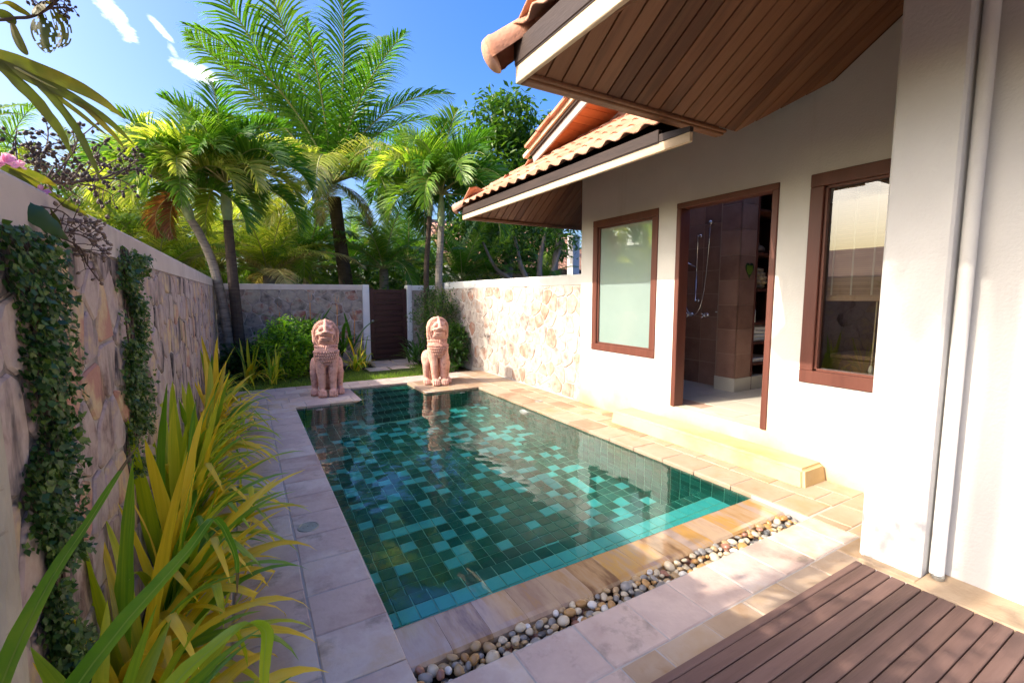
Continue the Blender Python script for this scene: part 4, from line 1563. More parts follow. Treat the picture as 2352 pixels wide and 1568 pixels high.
# head: a high hood with straight sides
lm.ell((0, .02, .93), (.185, .18, .19), sub=3)
lm.ell((0, .02, .84), (.19, .165, .15), sub=3)
lm.ell((0, -.05, .92), (.155, .145, .165), sub=3)
for s in (-1, 1):
    cap(lm, (s * .172, -.03, .92), (s * .172, -.025, .72), .042, .034, 9)
    # forelegs
    cap(lm, (s * .112, -.04, .54), (s * .095, -.075, .30), .102, .078, 8)
    cap(lm, (s * .095, -.075, .30), (s * .088, -.085, .11), .078, .056, 8)
    for z in (.135, .118):
        lm.ell((s * .088, -.086, z), (.064, .064, .011), sub=2)
    lm.ell((s * .088, -.125, .052), (.074, .085, .052), sub=3)
    for k in range(4):
        x = s * .088 + (k - 1.5) * .036
        y = -.195 + abs(k - 1.5) * .012
        lm.ell((x, y, .062), (.0185, .032, .030), sub=2)
        lm.ell((x, y - .016, .030), (.0185, .030, .031), sub=2)
    # haunch, shank, hind paw
    lm.ell((s * .185, .14, .365), (.095, .165, .135), sub=3)
    cap(lm, (s * .215, .07, .29), (s * .205, .10, .08), .072, .052, 8)
    lm.ell((s * .208, .098, .135), (.060, .060, .011), sub=2)
    lm.ell((s * .215, .05, .05), (.068, .09, .05), sub=3)
    for k in range(4):
        x = s * .215 + (k - 1.5) * .033
        y = -.022 + abs(k - 1.5) * .01
        lm.ell((x, y, .055), (.017, .030, .028), sub=2)
        lm.ell((x, y - .015, .028), (.017, .028, .028), sub=2)
    # eyes with rims, cheeks, brows, fangs, mouth corners
    lm.ell((s * .073, -.172, .968), (.033, .024, .028), sub=2)
    for k in range(14):
        t = 2 * math.pi * k / 14
        lm.ell((s * .073 + math.cos(t) * .040, -.170 + abs(math.cos(t)) * .008, .968 + math.sin(t) * .034), (.0085, .0085, .0085), sub=1)
    cap(lm, (s * .022, -.175, 1.000), (s * .118, -.135, 1.022), .015, .010, 6)
    cap(lm, (s * .06, -.185, .905), (s * .135, -.125, .925), .020, .016, 5)
    cap(lm, (s * .128, -.125, .935), (s * .142, -.105, .83), .018, .014, 6)
    cap(lm, (s * .10, -.17, .875), (s * .128, -.14, .885), .015, .012, 4)
    cap(lm, (s * .088, -.178, .865), (s * .085, -.178, .835), .010, .006, 4)
# brow crest and broad nose
cap(lm, (0, -.085, 1.105), (0, -.185, 1.0), .030, .034, 6)
cap(lm, (0, -.185, 1.0), (0, -.215, .945), .032, .030, 4)
lm.ell((0, -.218, .922), (.062, .040, .028), sub=3)
for s in (-1, 1):
    lm.ell((s * .042, -.212, .914), (.026, .026, .020), sub=2)
# upper lip with teeth row, open mouth, lower lip, chin rolls
lm.ell((0, -.168, .893), (.120, .060, .022), sub=3)
for k in range(9):
    x = (k - 4) * .019
    lm.ell((x, -.218 + (x * x) * 4.2, .868), (.0095, .009, .012), sub=1)
lm.ell((0, -.160, .825), (.108, .058, .019), sub=3)
lm.ell((0, -.140, .792), (.118, .060, .022), sub=3)
lm.ell((0, -.115, .762), (.125, .065, .022), sub=3)
lm.ell((0, -.085, .735), (.130, .075, .020), sub=3)
lion_me = voxel(lm, .0075, 2)

# carved mane band round the face, necklace and scale collar
mn = MB()
NARC = 44
for k in range(NARC + 1):
    t = k / NARC
    a = math.pi * (1.27 - 1.54 * t)
    cx_, cz_ = math.cos(a), math.sin(a)
    x = cx_ * .172
    z = .915 + cz_ * (.175 if cz_ > 0 else .26)
    y = -.085 - .02 * max(0, cz_)
    rad = Vector((cx_, 0, cz_ * (1 if cz_ > 0 else .35))).normalized()
    r0 = Matrix.Rotation(math.atan2(rad.z, rad.x), 3, 'Y')
    mn.ell((x, y, z), (.026, .024, .0085), sub=1, rot=Matrix.Rotation(-math.atan2(rad.z, rad.x), 3, 'Y'))
for q in (.150, .195):
    pts = []
    for k in range(41):
        a = math.pi * (1.25 - 1.5 * k / 40)
        cx_, cz_ = math.cos(a), math.sin(a)
        pts.append((cx_ * q, -.098 - .02 * max(0, cz_) + (.035 if q > .17 else -.01), .915 + cz_ * ((.155 if q < .17 else .2) if cz_ > 0 else .24)))
    mn.tube(pts, .0075, 6)
mane_me = mn.mesh('mane_band', TERRA, True)
cl = MB()


def chest(th, z):
    # surface of the chest ellipsoids at bearing th (0 = front) and height z
    best = 0
    for (cy, cz, rx, ry, rz) in ((-.02, .56, .205, .165, .19), (.0, .655, .185, .15, .11), (0, .74, .155, .14, .10)):
        q = 1 - ((z - cz) / rz) ** 2
        if q > 0:
            k = math.sqrt(q)
            best = max(best, k)
            x_, y_ = math.sin(th) * rx * k, cy - math.cos(th) * ry * k
            if best == k:
                p = Vector((x_, y_, z))
    for s in (-1, 1):
        pass
    return p


for row in range(7):
    z = .672 - row * .042
    n = 12
    for k in range(-n, n + 1):
        th = (k + (.5 if row % 2 else 0)) * .185
        lim = 1.9 * (1 - row / 7.0) + .14
        if abs(th) > lim:
            continue
        p = chest(th, z)
        q = chest(th, z - .01)
        nrm = Vector((math.sin(th), -math.cos(th), .15))
        rot = Matrix.Rotation(th, 3, 'Z')
        cl.ell(p + nrm * .002, (.0185, .016, .026), sub=1, rot=rot)
pts = []
for k in range(33):
    th = (k - 16) * .14
    p = chest(th, .700)
    pts.append(p + Vector((math.sin(th), -math.cos(th), 0)) * .004)
cl.tube(pts, .010, 6)
pts = [p + Vector((0, 0, .022)) for p in pts]
cl.tube(pts, .008, 6)
cl.ell((0, -.185, .662), (.018, .014, .034), sub=2)
collar_me = cl.mesh('scale_collar', TERRA, True)

for me_ in (lion_me, mane_me, collar_me):
    for v in me_.vertices:
        z = v.co.z
        v.co.z = z * 1.12 if z < .5 else .56 + (z - .5) * .925 if z < .7 else .745 + (z - .7) * .86
        v.co.x *= .82
        v.co.y *= .90
        if z > .7:
            v.co.x *= 1 + .06 * min(1, (z - .7) / .05)
for x, y, rz, lbl in ((.975, 7.04, -.12, 'pink terracotta guardian lion on the left pad, its head half in shade'),
                      (2.665, 7.01, -.08, 'fully sunlit terracotta guardian lion on the right pad casting a long shadow')):
    lo = link('guardian_lion', lion_me, None, (x, y, .0), (0, 0, rz), None, lbl, 'statue', 'terracotta guardian lions')
    link('mane_band', mane_me, lo)
    link('scale_collar', collar_me, lo)

# ------------------------------------------------------------------ foliage builders
Z3 = Vector((0, 0, 1))


def strip(mb, pts, ws, side, fold=.25, mi=0, wave=0.0, seed=0):
    """a leaf blade: centre line pts, half widths ws, folded along the midrib"""
    base = len(mb.v)
    n = len(pts)
    for i, p in enumerate(pts):
        d = (pts[min(i + 1, n - 1)] - pts[max(i - 1, 0)]).normalized()
        s = side - d * side.dot(d)
        s = s.normalized() if s.length > 1e-6 else Vector((1, 0, 0))
        u = s.cross(d)
        w = ws[i]
        wv_ = wave * math.sin(i * 1.9 + seed) * w
        mb.v += [tuple(p - s * w + u * (fold * w + wv_)), tuple(p), tuple(p + s * w + u * (fold * w - wv_))]
    for i in range(n - 1):
        a = base + i * 3
        mb.f += [(a, a + 1, a + 4, a + 3), (a + 1, a + 2, a + 5, a + 4)]
        mb.m += [mi, mi]


def strap(L, w, e0, bend, r, n=13, twist=.3, kink=None, power=1.6):
    """strap leaf in the xz plane (leans to +x); returns an MB"""
    mb = MB()
    p = Vector((0, 0, 0))
    pts, ws = [], []
    for i in range(n):
        t = i / (n - 1)
        pts.append(p.copy())
        a = e0 - bend * t ** power
        if kink and t > kink:
            a -= 1.5
        p = p + Vector((math.cos(a), math.sin(t * 3 + w * 90) * twist * .25, math.sin(a))) * (L / (n - 1))
        ws.append(w * min(1, (.42 + 1.6 * t)) * (max(0.0, 1 - t ** 2.6) ** .75) + .0006)
    strip(mb, pts, ws, Vector((0, 1, 0)), .28, 0, .10, r.uniform(0, 6))
    return mb


r5 = random.Random(11)
SP = {}
for nm, m in (('g', STRAP_G), ('m', STRAP_M), ('y', STRAP_Y)):
    SP[nm] = []
    for k in range(9):
        up = k < 3
        arch = k >= 6
        e0 = r5.uniform(1.35, 1.5) if up else r5.uniform(1.0, 1.35)
        bend = r5.uniform(.05, .5) if up else (r5.uniform(1.9, 2.7) if arch else r5.uniform(.7, 1.5))
        mb = strap(1.0, r5.uniform(.030, .048), e0, bend, r5, kink=(.72 if k in (5, 8) else None), power=1.3 if arch else 1.8)
        SP[nm].append(mb.mesh('leaf', m, True))


def strap_plant(name, label, x, y, n, L, mix, rr, az0=0.0, spread=1.2, group=None, w=1.0, up_bias=.3, z=-.03, cat='plant'):
    t = thing(name, label, cat, (x, y, z), 0, group)
    for i in range(int(n * 1.3)):
        nm = rr.choice(mix)
        k = rr.randrange(3) if rr.random() < up_bias else rr.randrange(3, 9)
        a = az0 + rr.gauss(0, spread)
        l = L * rr.uniform(.60, 1.0) * (1.08 if k < 3 else .88)
        if k < 3:
            a = rr.uniform(0, 6.28)
        # leaves that would lean into the left wall are turned along it
        if x < 0 and math.cos(a) < -.1 and k >= 3:
            a = math.pi - a
        link('leaf', SP[nm][k], t, (rr.uniform(-.05, .05), rr.uniform(-.09, .09), 0), (rr.uniform(-.12, .12), rr.uniform(-.1, .1) - (.0 if x > 0 else -.04), a), (l, l * w * rr.uniform(.85, 1.15), l))
    return t


rr = random.Random(21)
LILY = 'yellow green strap leaf lilies in the left bed'
rows = [(-.44, 1.22, 17, 0.87, 'gmmg', 'broad green strap leaf lily beside the pale trunk at the lower left corner'),
        (-.40, 1.55, 26, 0.86, 'gmmyy', 'green and gold strap leaf lily spilling over the paving, second from the camera'),
        (-.42, 1.95, 27, 0.92, 'gmyyy', 'strap leaf lily with broad golden leaves against the ivy strip nearest the trunk'),
        (-.40, 2.35, 28, 0.96, 'gmyyy', 'strap leaf lily with arching yellow and green leaves below the seed pods'),
        (-.41, 2.80, 28, 0.97, 'gmmyy', 'strap leaf lily between the two ivy strips with upright golden blades'),
        (-.40, 3.30, 28, 0.97, 'ggmmy', 'strap leaf lily reaching green blades far across the paving'),
        (-.41, 3.85, 28, 1.02, 'gmmyy', 'tall yellow strap leaf lily just beyond the second ivy strip'),
        (-.40, 4.45, 28, 1.02, 'mmyyg', 'yellow strap leaf lily half way along the left wall'),
        (-.40, 5.10, 26, 1.0, 'mmyyg', 'golden strap leaf lily in the far half of the left bed'),
        (-.39, 5.80, 24, 1.0, 'mmyyy', 'golden upright strap leaf lily second from the far end of the left bed'),
        (-.38, 6.55, 24, .98, 'mmyyg', 'strap leaf lily at the far end of the left bed by the lawn corner')]
for x, y, n, L, mix, lb in rows:
    strap_plant('strap_leaf_lily', lb, x, y, n, L, mix, rr, az0=-.25, spread=.85, group=LILY, up_bias=.16)

# three long leaves of the nearest plant, each shaped on its own
hero = thing('strap_leaf_lily', 'nearest strap leaf lily whose three long bright blades cross the lower left corner', 'plant', (-.42, .85, 0), 0, LILY)


STRAP_GH = leafm('green_blade', [(.07, .19, .014), (.13, .28, .018), (.22, .36, .025)], .3, .36, 0, .1, scale=7)
STRAP_MH = leafm('lime_blade', [(.16, .29, .016), (.28, .40, .025), (.42, .46, .04)], .3, .36, 0, .1, scale=7)


def blade(parent, name, pts, ws, mat, side=Vector((.75, -.6, .2)), fold=.22, sub=3, wave=.04, rib=None):
    P_ = [Vector(p) for p in pts]
    W_ = list(ws)
    out, wo_ = [], []
    n = len(P_)
    for i in range(n - 1):
        p0, p1, p2, p3 = P_[max(0, i - 1)], P_[i], P_[i + 1], P_[min(n - 1, i + 2)]
        for q in range(sub):
            t = q / sub
            out.append(.5 * ((2 * p1) + (p2 - p0) * t + (2 * p0 - 5 * p1 + 4 * p2 - p3) * t * t + (3 * p1 - p0 - 3 * p2 + p3) * t ** 3))
            wo_.append(W_[i] + (W_[i + 1] - W_[i]) * t)
    out.append(P_[-1])
    wo_.append(W_[-1])
    off = parent.location if parent else Vector((0, 0, 0))
    mb = MB()
    strip(mb, [p - off for p in out], wo_, side, fold, 0, wave, 1)
    if rib is not None:
        n0 = len(mb.f)
        for i in (n0 - 2, n0 - 1, n0 - 3, n0 - 4):
            mb.m[i] = 2
        up_ = Vector((-.2, -.5, .85))
        strip(mb, [p - off + up_ * .0012 for p in out], [w_ * .085 for w_ in wo_], side, 0, 1)
    return link(name, mb.mesh(name, [mat] + (rib or []), True), parent)


RIB = [leafm('pale_midrib', [(.26, .38, .05), (.34, .46, .08)], .2, island=0), pmat('brown_leaf_tip', [(.20, .10, .03), (.30, .17, .06)], 20, .7, 0, obj_rand=0)]
blade(hero, 'leaf', [(-.43, .86, 0), (-.42, .90, .45), (-.395, .97, .72), (-.367, 1.02, .844), (-.335, 1.12, .93), (-.298, 1.2, .991), (-.269, 1.25, 1.043), (-.233, 1.32, 1.105)], [.012, .022, .027, .026, .020, .013, .010, .001], STRAP_GH, rib=RIB)
blade(hero, 'leaf', [(-.41, .88, 0), (-.37, .93, .45), (-.31, .98, .73), (-.241, 1.03, .828), (-.178, 1.1, .874), (-.129, 1.16, .906), (-.092, 1.2, .943), (-.078, 1.205, .930), (-.065, 1.2, .9), (-.049, 1.19, .838), (-.052, 1.18, .758)], [.012, .020, .024, .026, .024, .018, .012, .011, .010, .007, .001], STRAP_GH, rib=RIB)
blade(hero, 'leaf', [(-.38, .84, 0), (-.30, .88, .45), (-.20, .92, .70), (-.142, .95, .762), (-.095, .97, .785), (-.044, 1.0, .796), (-.016, 1.0, .792), (.002, .99, .774), (-.003, .98, .731), (-.008, .97, .684), (-.008, .96, .60)], [.012, .016, .019, .021, .019, .017, .016, .015, .013, .011, .004], STRAP_MH, rib=RIB)

# ------------------------------------------------------------------ palms
def frond_mesh(name, L, e0, bend, nl, ll, mat, rr, power=1.4, droop=.5, lw=.018, open_=1.05, petiole=.12, vee=.35, dead=0.0):
    """palm frond leaning to +x: arching stalk with two ranks of hanging leaflets"""
    mb = MB()
    n = 14
    pts = []
    p = Vector((0, 0, 0))
    for i in range(n):
        t = i / (n - 1)
        pts.append(p.copy())
        a = e0 - bend * t ** power
        p = p + Vector((math.cos(a), 0, math.sin(a))) * (L / (n - 1))
    mb.tube(pts, [.022 * L / 3 * (1 - .85 * i / (n - 1)) + .003 for i in range(n)], 5, 1)
    for s in (-1, 1):
        for k in range(nl):
            t = petiole + (1 - petiole) * (k + rr.uniform(.2, .8)) / nl
            f = t * (n - 1)
            i = min(n - 2, int(f))
            o = pts[i].lerp(pts[i + 1], f - i)
            d = (pts[i + 1] - pts[i]).normalized()
            sd = Vector((0, s, 0))
            up = sd.cross(d) * (1 if s < 0 else -1)
            if up.z < 0 and abs(d.z) < .8:
                up = -up
            ang = open_ * (1 - .45 * t) + rr.uniform(-.1, .1)
            dirv = (d * math.cos(ang) + sd * math.sin(ang) + up * vee * rr.uniform(.4, 1.3)).normalized()
            l = ll * (math.sin(math.pi * min(1, .12 + .86 * t)) ** .6) * rr.uniform(.85, 1.1)
            if t > .93:
                l *= .75
            q = o.copy()
            lp, lwid = [], []
            segs = 4
            for j in range(segs + 1):
                u = j / segs
                lp.append(q.copy())
                lwid.append(lw * (.55 + .9 * u if u < .4 else 1.0 * (1 - (u - .4) / .62)) + .0008)
                dv = (dirv + Vector((0, 0, -1)) * droop * (u + .15) ** 1.3 * rr.uniform(.8, 1.2)).normalized()
                q = q + dv * (l / segs)
            nrm = d - dirv * d.dot(dirv)
            base = len(mb.v)
            nn_ = nrm.normalized() if nrm.length > .05 else Z3
            for j, (a, w_) in enumerate(zip(lp, lwid)):
                mb.v += [tuple(a - nn_ * w_), tuple(a + nn_ * w_)]
            for j in range(segs):
                a = base + 2 * j
                mb.f.append((a, a + 1, a + 3, a + 2))
                mb.m.append(0)
    return mb.mesh(name, [mat, RACH], False)


rp = random.Random(31)


def frond_set(L, ll, nl, mats, lw, elevs, droop, **kw):
    return [[frond_mesh('frond', L, e, b, nl, ll, m, rp, droop=droop, lw=lw, **kw) for e, b in elevs] for m in mats]


EL = [(1.48, .75), (1.2, .8), (1.0, 1.3), (.7, 1.5), (.35, 1.6), (-.1, 1.2)]
COCO = frond_set(4.6, 1.1, 82, [PALMG, PALMM, PALMY, PALMD], .023, EL, 1.0, open_=1.0, vee=.25)
MANI = frond_set(1.9, .66, 66, [PALMG, PALMM, PALMY, PALMR], .017, [(1.35, 1.3), (1.1, 1.9), (.85, 2.2), (.55, 2.3), (.15, 1.9)], .85, vee=.75, open_=.95)


def trunk(t, pts, rad, mat, rings=True, name='trunk'):
    P_ = [Vector(p) for p in pts]
    out, ro = [], []
    n = len(P_)
    for i in range(n - 1):
        p0, p1, p2, p3 = P_[max(0, i - 1)], P_[i], P_[i + 1], P_[min(n - 1, i + 2)]
        L_ = (p2 - p1).length
        sub = max(2, int(L_ / .035)) if rings else 4
        for q in range(sub):
            u = q / sub
            out.append(.5 * ((2 * p1) + (p2 - p0) * u + (2 * p0 - 5 * p1 + 4 * p2 - p3) * u * u + (3 * p1 - p0 - 3 * p2 + p3) * u ** 3))
            ro.append((rad[i] + (rad[i + 1] - rad[i]) * u) * (1 + (.035 * (len(out) % 2) if rings else 0)))
    out.append(P_[-1])
    ro.append(rad[-1])
    return MB().tube(out, ro, 12).build(name, mat, t, smooth=not rings)


def crown(t, top, fronds, name='frond'):
    """fronds: (mesh, azimuth in degrees, scale, extra tilt)"""
    for me, az, s, tilt in fronds:
        link(name, me, t, top, (0, -R(tilt), R(az)), (s, s, s))


# azimuths: -30 = to the right in the photograph, 150 = to the left, -120 = towards the camera, 60 = away
def manila(x, y, label, pts, rad, top, seed, n=15, s0=1.0, yel=.2, rust=0, group=None, shaft=.55, mat=TRUNK):
    r = random.Random(seed)
    t = thing('palm_tree', label, 'palm tree', (x, y, 0), 0, group)
    trunk(t, pts, rad, mat)
    tp = Vector(top)
    p0 = Vector(pts[-1])
    MB().tube([p0 - (tp - p0) * .02, p0.lerp(tp, .3), p0.lerp(tp, .7), tp], [rad[-1] * 1.02, rad[-1] * 1.35, rad[-1] * 1.1, rad[-1] * .55], 12).build('crownshaft', SHAFT, t, smooth=True)
    fr = []
    for k in range(n):
        az = k * 137.5 + r.uniform(-15, 15)
        e = (0, 0, 1, 1, 2, 2, 2, 3, 3, 4)[int(k / n * 10)]
        m = 2 if r.random() < yel and e > 1 else r.choice((0, 0, 1))
        fr.append((MANI[m][e], az, s0 * r.uniform(.9, 1.1), r.uniform(-6, 6)))
    for k in range(rust):
        fr.append((MANI[3][4], 120 + 40 * k, s0 * .6, -35))
    crown(t, tp, fr)
    return t


manila(-.30, 9.75, 'curved grey trunked palm leaning left in the far left corner of the garden', [(.06, 0, -.05), (.0, 0, .7), (-.06, .02, 1.3), (-.17, .03, 2.0), (-.33, .05, 2.5), (-.45, .06, 2.75)],
       [.10, .085, .08, .072, .066, .062], (-.58, .08, 3.22), 3, 28, .84, .35, 2, 'palms in the left corner')
manila(-.12, 9.70, 'straight dark trunked palm with green crownshaft in the far left corner', [(.0, 0, -.05), (-.02, 0, .8), (-.05, 0, 1.6), (-.07, .0, 2.3), (-.08, 0, 2.78)],
       [.105, .092, .086, .078, .07], (-.09, 0, 3.42), 4, 28, .86, .12, 0, 'palms in the left corner', mat=TRUNK_D)
manila(3.78, 9.85, 'slim palm with feathery crown behind the shrub right of the gate, the taller trunk', [(.0, 0, -.05), (.01, 0, .9), (.03, 0, 1.9), (.08, 0, 2.6), (.10, 0, 3.0)],
       [.10, .088, .08, .072, .066], (.12, 0, 3.68), 6, 27, .95, .1, 0, 'palms right of the gate')
manila(3.56, 9.95, 'slim dark palm close behind the gate post, the left one of the pair', [(.0, 0, -.05), (.0, 0, .9), (-.01, 0, 1.9), (.05, 0, 2.7), (.09, 0, 3.2)],
       [.075, .066, .06, .056, .052], (.14, .02, 3.75), 8, 12, .85, .15, 0, 'palms right of the gate', mat=TRUNK_D)

# the tall coconut palm in the middle
ct = thing('coconut_palm', 'tall coconut palm with huge upright fronds rising behind the back wall', 'palm tree', (2.35, 13.0, 0))
trunk(ct, [(.12, 0, -.1), (.06, 0, 1.2), (-.02, 0, 2.2), (-.12, 0, 3.2), (-.2, 0, 4.0)], [.26, .20, .17, .16, .17], TRUNK_D)
top = Vector((-.22, 0, 4.35))
crown(ct, top, [(COCO[0][2], 205, .95, 8), (COCO[0][2], -40, .9, 2), (COCO[0][1], -62, .9, -4), (COCO[0][2], -20, .82, 0), (COCO[0][1], 160, .9, -4), (COCO[0][1], 250, .8, 0), (COCO[0][2], 40, .95, 0),
                (COCO[0][4], -15, .66, 5), (COCO[0][3], 15, .8, 0), (COCO[2][3], 155, .85, -6), (COCO[2][3], -28, .88, -6), (COCO[2][4], -75, 1.0, 4), (COCO[2][4], -140, 1.0, 4), (COCO[2][4], -105, .82, -2), (COCO[2][4], -52, .92, 6), (COCO[2][4], -128, .86, 4), (COCO[2][3], -20, .7, 0), (COCO[2][3], 168, .7, 0), (COCO[2][4], -158, .88, 6), (COCO[2][4], -35, .86, 8), (COCO[1][4], -80, .8, 0), (COCO[1][4], -40, .66, 0), (COCO[2][4], 178, .74, 10), (COCO[1][3], 140, .8, 5),
                (COCO[3][5], -112, .42, -12), (COCO[3][5], -60, .40, -10), (COCO[2][5], -135, .62, 0), (COCO[1][4], -75, .66, -6), (COCO[2][5], 165, .66, 4), (COCO[0][4], 190, .7, 0)])
# the young upright fronds, each leaning its own way
for me_, az_, sc_, tilt_, roll_ in ((COCO[0][0], -118, 1.12, -2, 25), (COCO[1][0], -110, 1.08, 2, 14), (COCO[1][0], 55, 1.08, 2, 13), (COCO[0][0], -120, 1.0, -6, -15), (COCO[1][0], -128, .92, -8, 36)):
    link('frond', me_, ct, top, (R(roll_), -R(tilt_), R(az_)), (sc_, sc_, sc_))


def coco(x, y, h, label, seed, n=16, s=.8, mats=(0, 1, 1, 2), lean=(0, 0), group='coconut palms behind the wall', low=True):
    r = random.Random(seed)
    t = thing('coconut_palm', label, 'palm tree', (x, y, 0), 0, group)
    trunk(t, [(0, 0, -.1), (lean[0] * .3, lean[1] * .3, h * .4), (lean[0], lean[1], h)], [.2, .15, .12], TRUNK, rings=False)
    fr = []
    for k in range(n):
        e = (0, 1, 1, 2, 2, 3, 3, 3, 4, 4)[int(k / n * 10)]
        fr.append((COCO[r.choice(mats)][e], k * 137.5 + r.uniform(-20, 20), s * r.uniform(.85, 1.1), r.uniform(-6, 6)))
    crown(t, (lean[0], lean[1], h), fr)
    return t


coco(-1.5, 11.6, 1.7, 'low yellow green palm just behind the left wall near the corner', 51, 16, .5, (2, 1, 2))
coco(-3.6, 10.6, 1.6, 'bright low palm behind the left wall below the seed pods', 52, 15, .52, (1, 2))
coco(.5, 12.3, 1.9, 'golden fronded palm behind the back wall right of the corner palms', 53, 17, .5, (2, 2, 1, 3))
coco(1.6, 14.6, 2.3, 'green palm directly behind the trunk of the tall coconut palm', 54, 16, .6, (0, 1, 2))
coco(3.5, 13.4, 2.2, 'drooping palm behind the wooden gate', 55, 16, .52, (0, 1, 2))
coco(5.6, 12.6, 1.9, 'feathery green palm behind the corner of the sunlit wall', 56, 15, .46, (0, 1))
coco(-6.8, 13.5, 2.4, 'pale leafy palm beyond the left wall at mid distance', 57, 15, .6, (1, 2, 1))
coco(-2.4, 12.5, 2.3, 'low palm with pale yellow green fronds behind the left wall', 41, 17, .62, (1, 2, 2))
coco(-.55, 14.3, 2.2, 'yellowing palm behind the corner of the two walls', 42, 16, .66, (2, 2, 1, 2))
coco(-5.2, 16.5, 3.0, 'pale palm farther off beyond the left wall', 43, 15, .72, (1, 1, 2))
coco(.9, 15.2, 2.0, 'dry leaved palm behind the back wall left of the tall coconut palm', 44, 15, .62, (2, 1, 3, 2))
coco(-9.0, 21, 3.0, 'distant palm at the left edge of the planting beyond the wall', 45, 13, .72, (1, 1, 0))
coco(4.9, 15.5, 2.6, 'dark green palm behind the pair of slim palms right of the gate', 46, 14, .62, (0, 1, 0))
coco(7.0, 13.6, 2.0, 'small green palm growing behind the sunlit stone wall', 47, 13, .46, (0, 1, 2))
coco(8.3, 12.2, 1.7, 'low feathery palm behind the stone wall close to the house corner', 48, 12, .36, (0, 0, 1))
coco(3.2, 17.0, 2.4, 'shaded palm far behind the wooden gate', 49, 14, .6, (0, 1, 1))
coco(-3.9, 3.6, 3.0, 'palm beyond the left wall mirrored in the frosted window', 50, 15, .62, (0, 1, 1), group=None) if False else None


# ------------------------------------------------------------------ leafy trees, shrubs, hedges
def leaf_cluster(mb, c, n, spread, size, rr, mi=0, shape=.42, hang=.3, cols=1):
    for _ in range(n):
        p = Vector(c) + Vector((rr.gauss(0, spread), rr.gauss(0, spread), rr.gauss(0, spread * .8)))
        d = Vector((rr.gauss(0, 1), rr.gauss(0, 1), rr.gauss(0, .6) - hang)).normalized()
        s = d.cross(Vector((rr.gauss(0, .4), rr.gauss(0, .4), 1)))
        s = s.normalized() if s.length > .05 else Vector((1, 0, 0))
        u = s.cross(d)
        l = size * rr.uniform(.65, 1.25)
        w = l * shape * .5
        b = len(mb.v)
        mb.v += [tuple(p), tuple(p + d * l * .45 - s * w + u * w * .35), tuple(p + d * l), tuple(p + d * l * .45 + s * w + u * w * .35), tuple(p + d * l * .5)]
        mb.f += [(b, b + 4, b + 1), (b + 1, b + 4, b + 2), (b, b + 3, b + 4), (b + 4, b + 3, b + 2)]
        m_ = mi + (rr.randrange(cols) if cols > 1 else 0)
        mb.m += [m_] * 4


def shrub(name, label, x, y, z0, rx, ry, rz, nclump, nleaf, size, mats, seed, cat='shrub', shape=.42, hang=.1, clump=.10, group=None, stems=6, shell=.55):
    r = random.Random(seed)
    t = thing(name, label, cat, (x, y, 0), 0, group)
    mb = MB()
    cs = []
    for _ in range(nclump):
        while True:
            v = Vector((r.uniform(-1, 1), r.uniform(-1, 1), r.uniform(-1, 1)))
            if shell < v.length < 1:
                break
        k = 1 + .22 * noise.noise(v * 1.7 + Vector((seed, 0, 0)))
        c = Vector((v.x * rx * k, v.y * ry * k, z0 + v.z * rz * k))
        if c.z < .04:
            c.z = r.uniform(.04, .2)
        cs.append(c)
        leaf_cluster(mb, c, nleaf, clump, size, r, r.randrange(len(mats)), shape, hang)
    link('crown', mb.mesh('crown', mats), t)
    sm = MB()
    for c in r.sample(cs, min(len(cs), stems * 3)):
        b = Vector((r.uniform(-.08, .08), r.uniform(-.08, .08), -.03))
        m = b.lerp(c, .5) + Vector((r.uniform(-.05, .05), r.uniform(-.05, .05), .06))
        sm.tube([b, m, c], [.011, .008, .003], 5)
    sm.build('stem', BARK, t)
    return t


shrub('round_shrub', 'bright yellow green rounded shrub behind the left lion', .70, 9.0, .52, .66, .50, .50, 230, 28, .085, [LEAF_B, LEAF_B, LEAF_M], 1, hang=-.25, clump=.07)
shrub('branching_shrub', 'tall olive green shrub with twiggy branches beside the right gate post', 3.50, 9.2, 1.0, .50, .45, .66, 190, 26, .06, [LEAF_O, LEAF_M, LEAF_D], 2, clump=.075, stems=10)
shrub('branching_shrub', 'dark leafy shrub in the corner below the tall olive shrub', 3.66, 8.75, .45, .26, .46, .45, 110, 22, .085, [LEAF_D, LEAF_M], 3, clump=.075)
shrub('ground_plant', 'small bright green rosette plant at the foot of the sunlit stone wall', 3.42, 8.16, .07, .12, .12, .06, 6, 9, .13, [LEAF_M], 4, cat='plant', shape=.38, clump=.02, hang=-.1, stems=1)
shrub('ground_plant', 'dark low plants under the palm trunks in the left corner', -.05, 9.35, .28, .40, .40, .28, 60, 12, .16, [LEAF_D], 5, cat='plant', shape=.25, clump=.08)

# plants with long narrow leaves
SPL = {}
for nm, m in (('d', LEAF_D), ('m', LEAF_M), ('o', LEAF_O)):
    SPL[nm] = [strap(1.0, .05, r5.uniform(.9, 1.45), r5.uniform(.3, 1.3), r5, n=9).mesh('leaf', m, True) for _ in range(5)]


def leafy(name, label, x, y, n, L, kinds, seed, w=1.0, z=0, group=None, cat='plant', lean=0.35):
    r = random.Random(seed)
    t = thing(name, label, cat, (x, y, z), 0, group)
    for i in range(n):
        s = L * r.uniform(.6, 1.1)
        link('leaf', r.choice(SPL[r.choice(kinds)]), t, (r.uniform(-.14, .14), r.uniform(-.12, .12), r.uniform(0, .35) * L), (0, r.uniform(-.1, lean), r.uniform(0, 6.28)), (s, s * w, s))
    return t


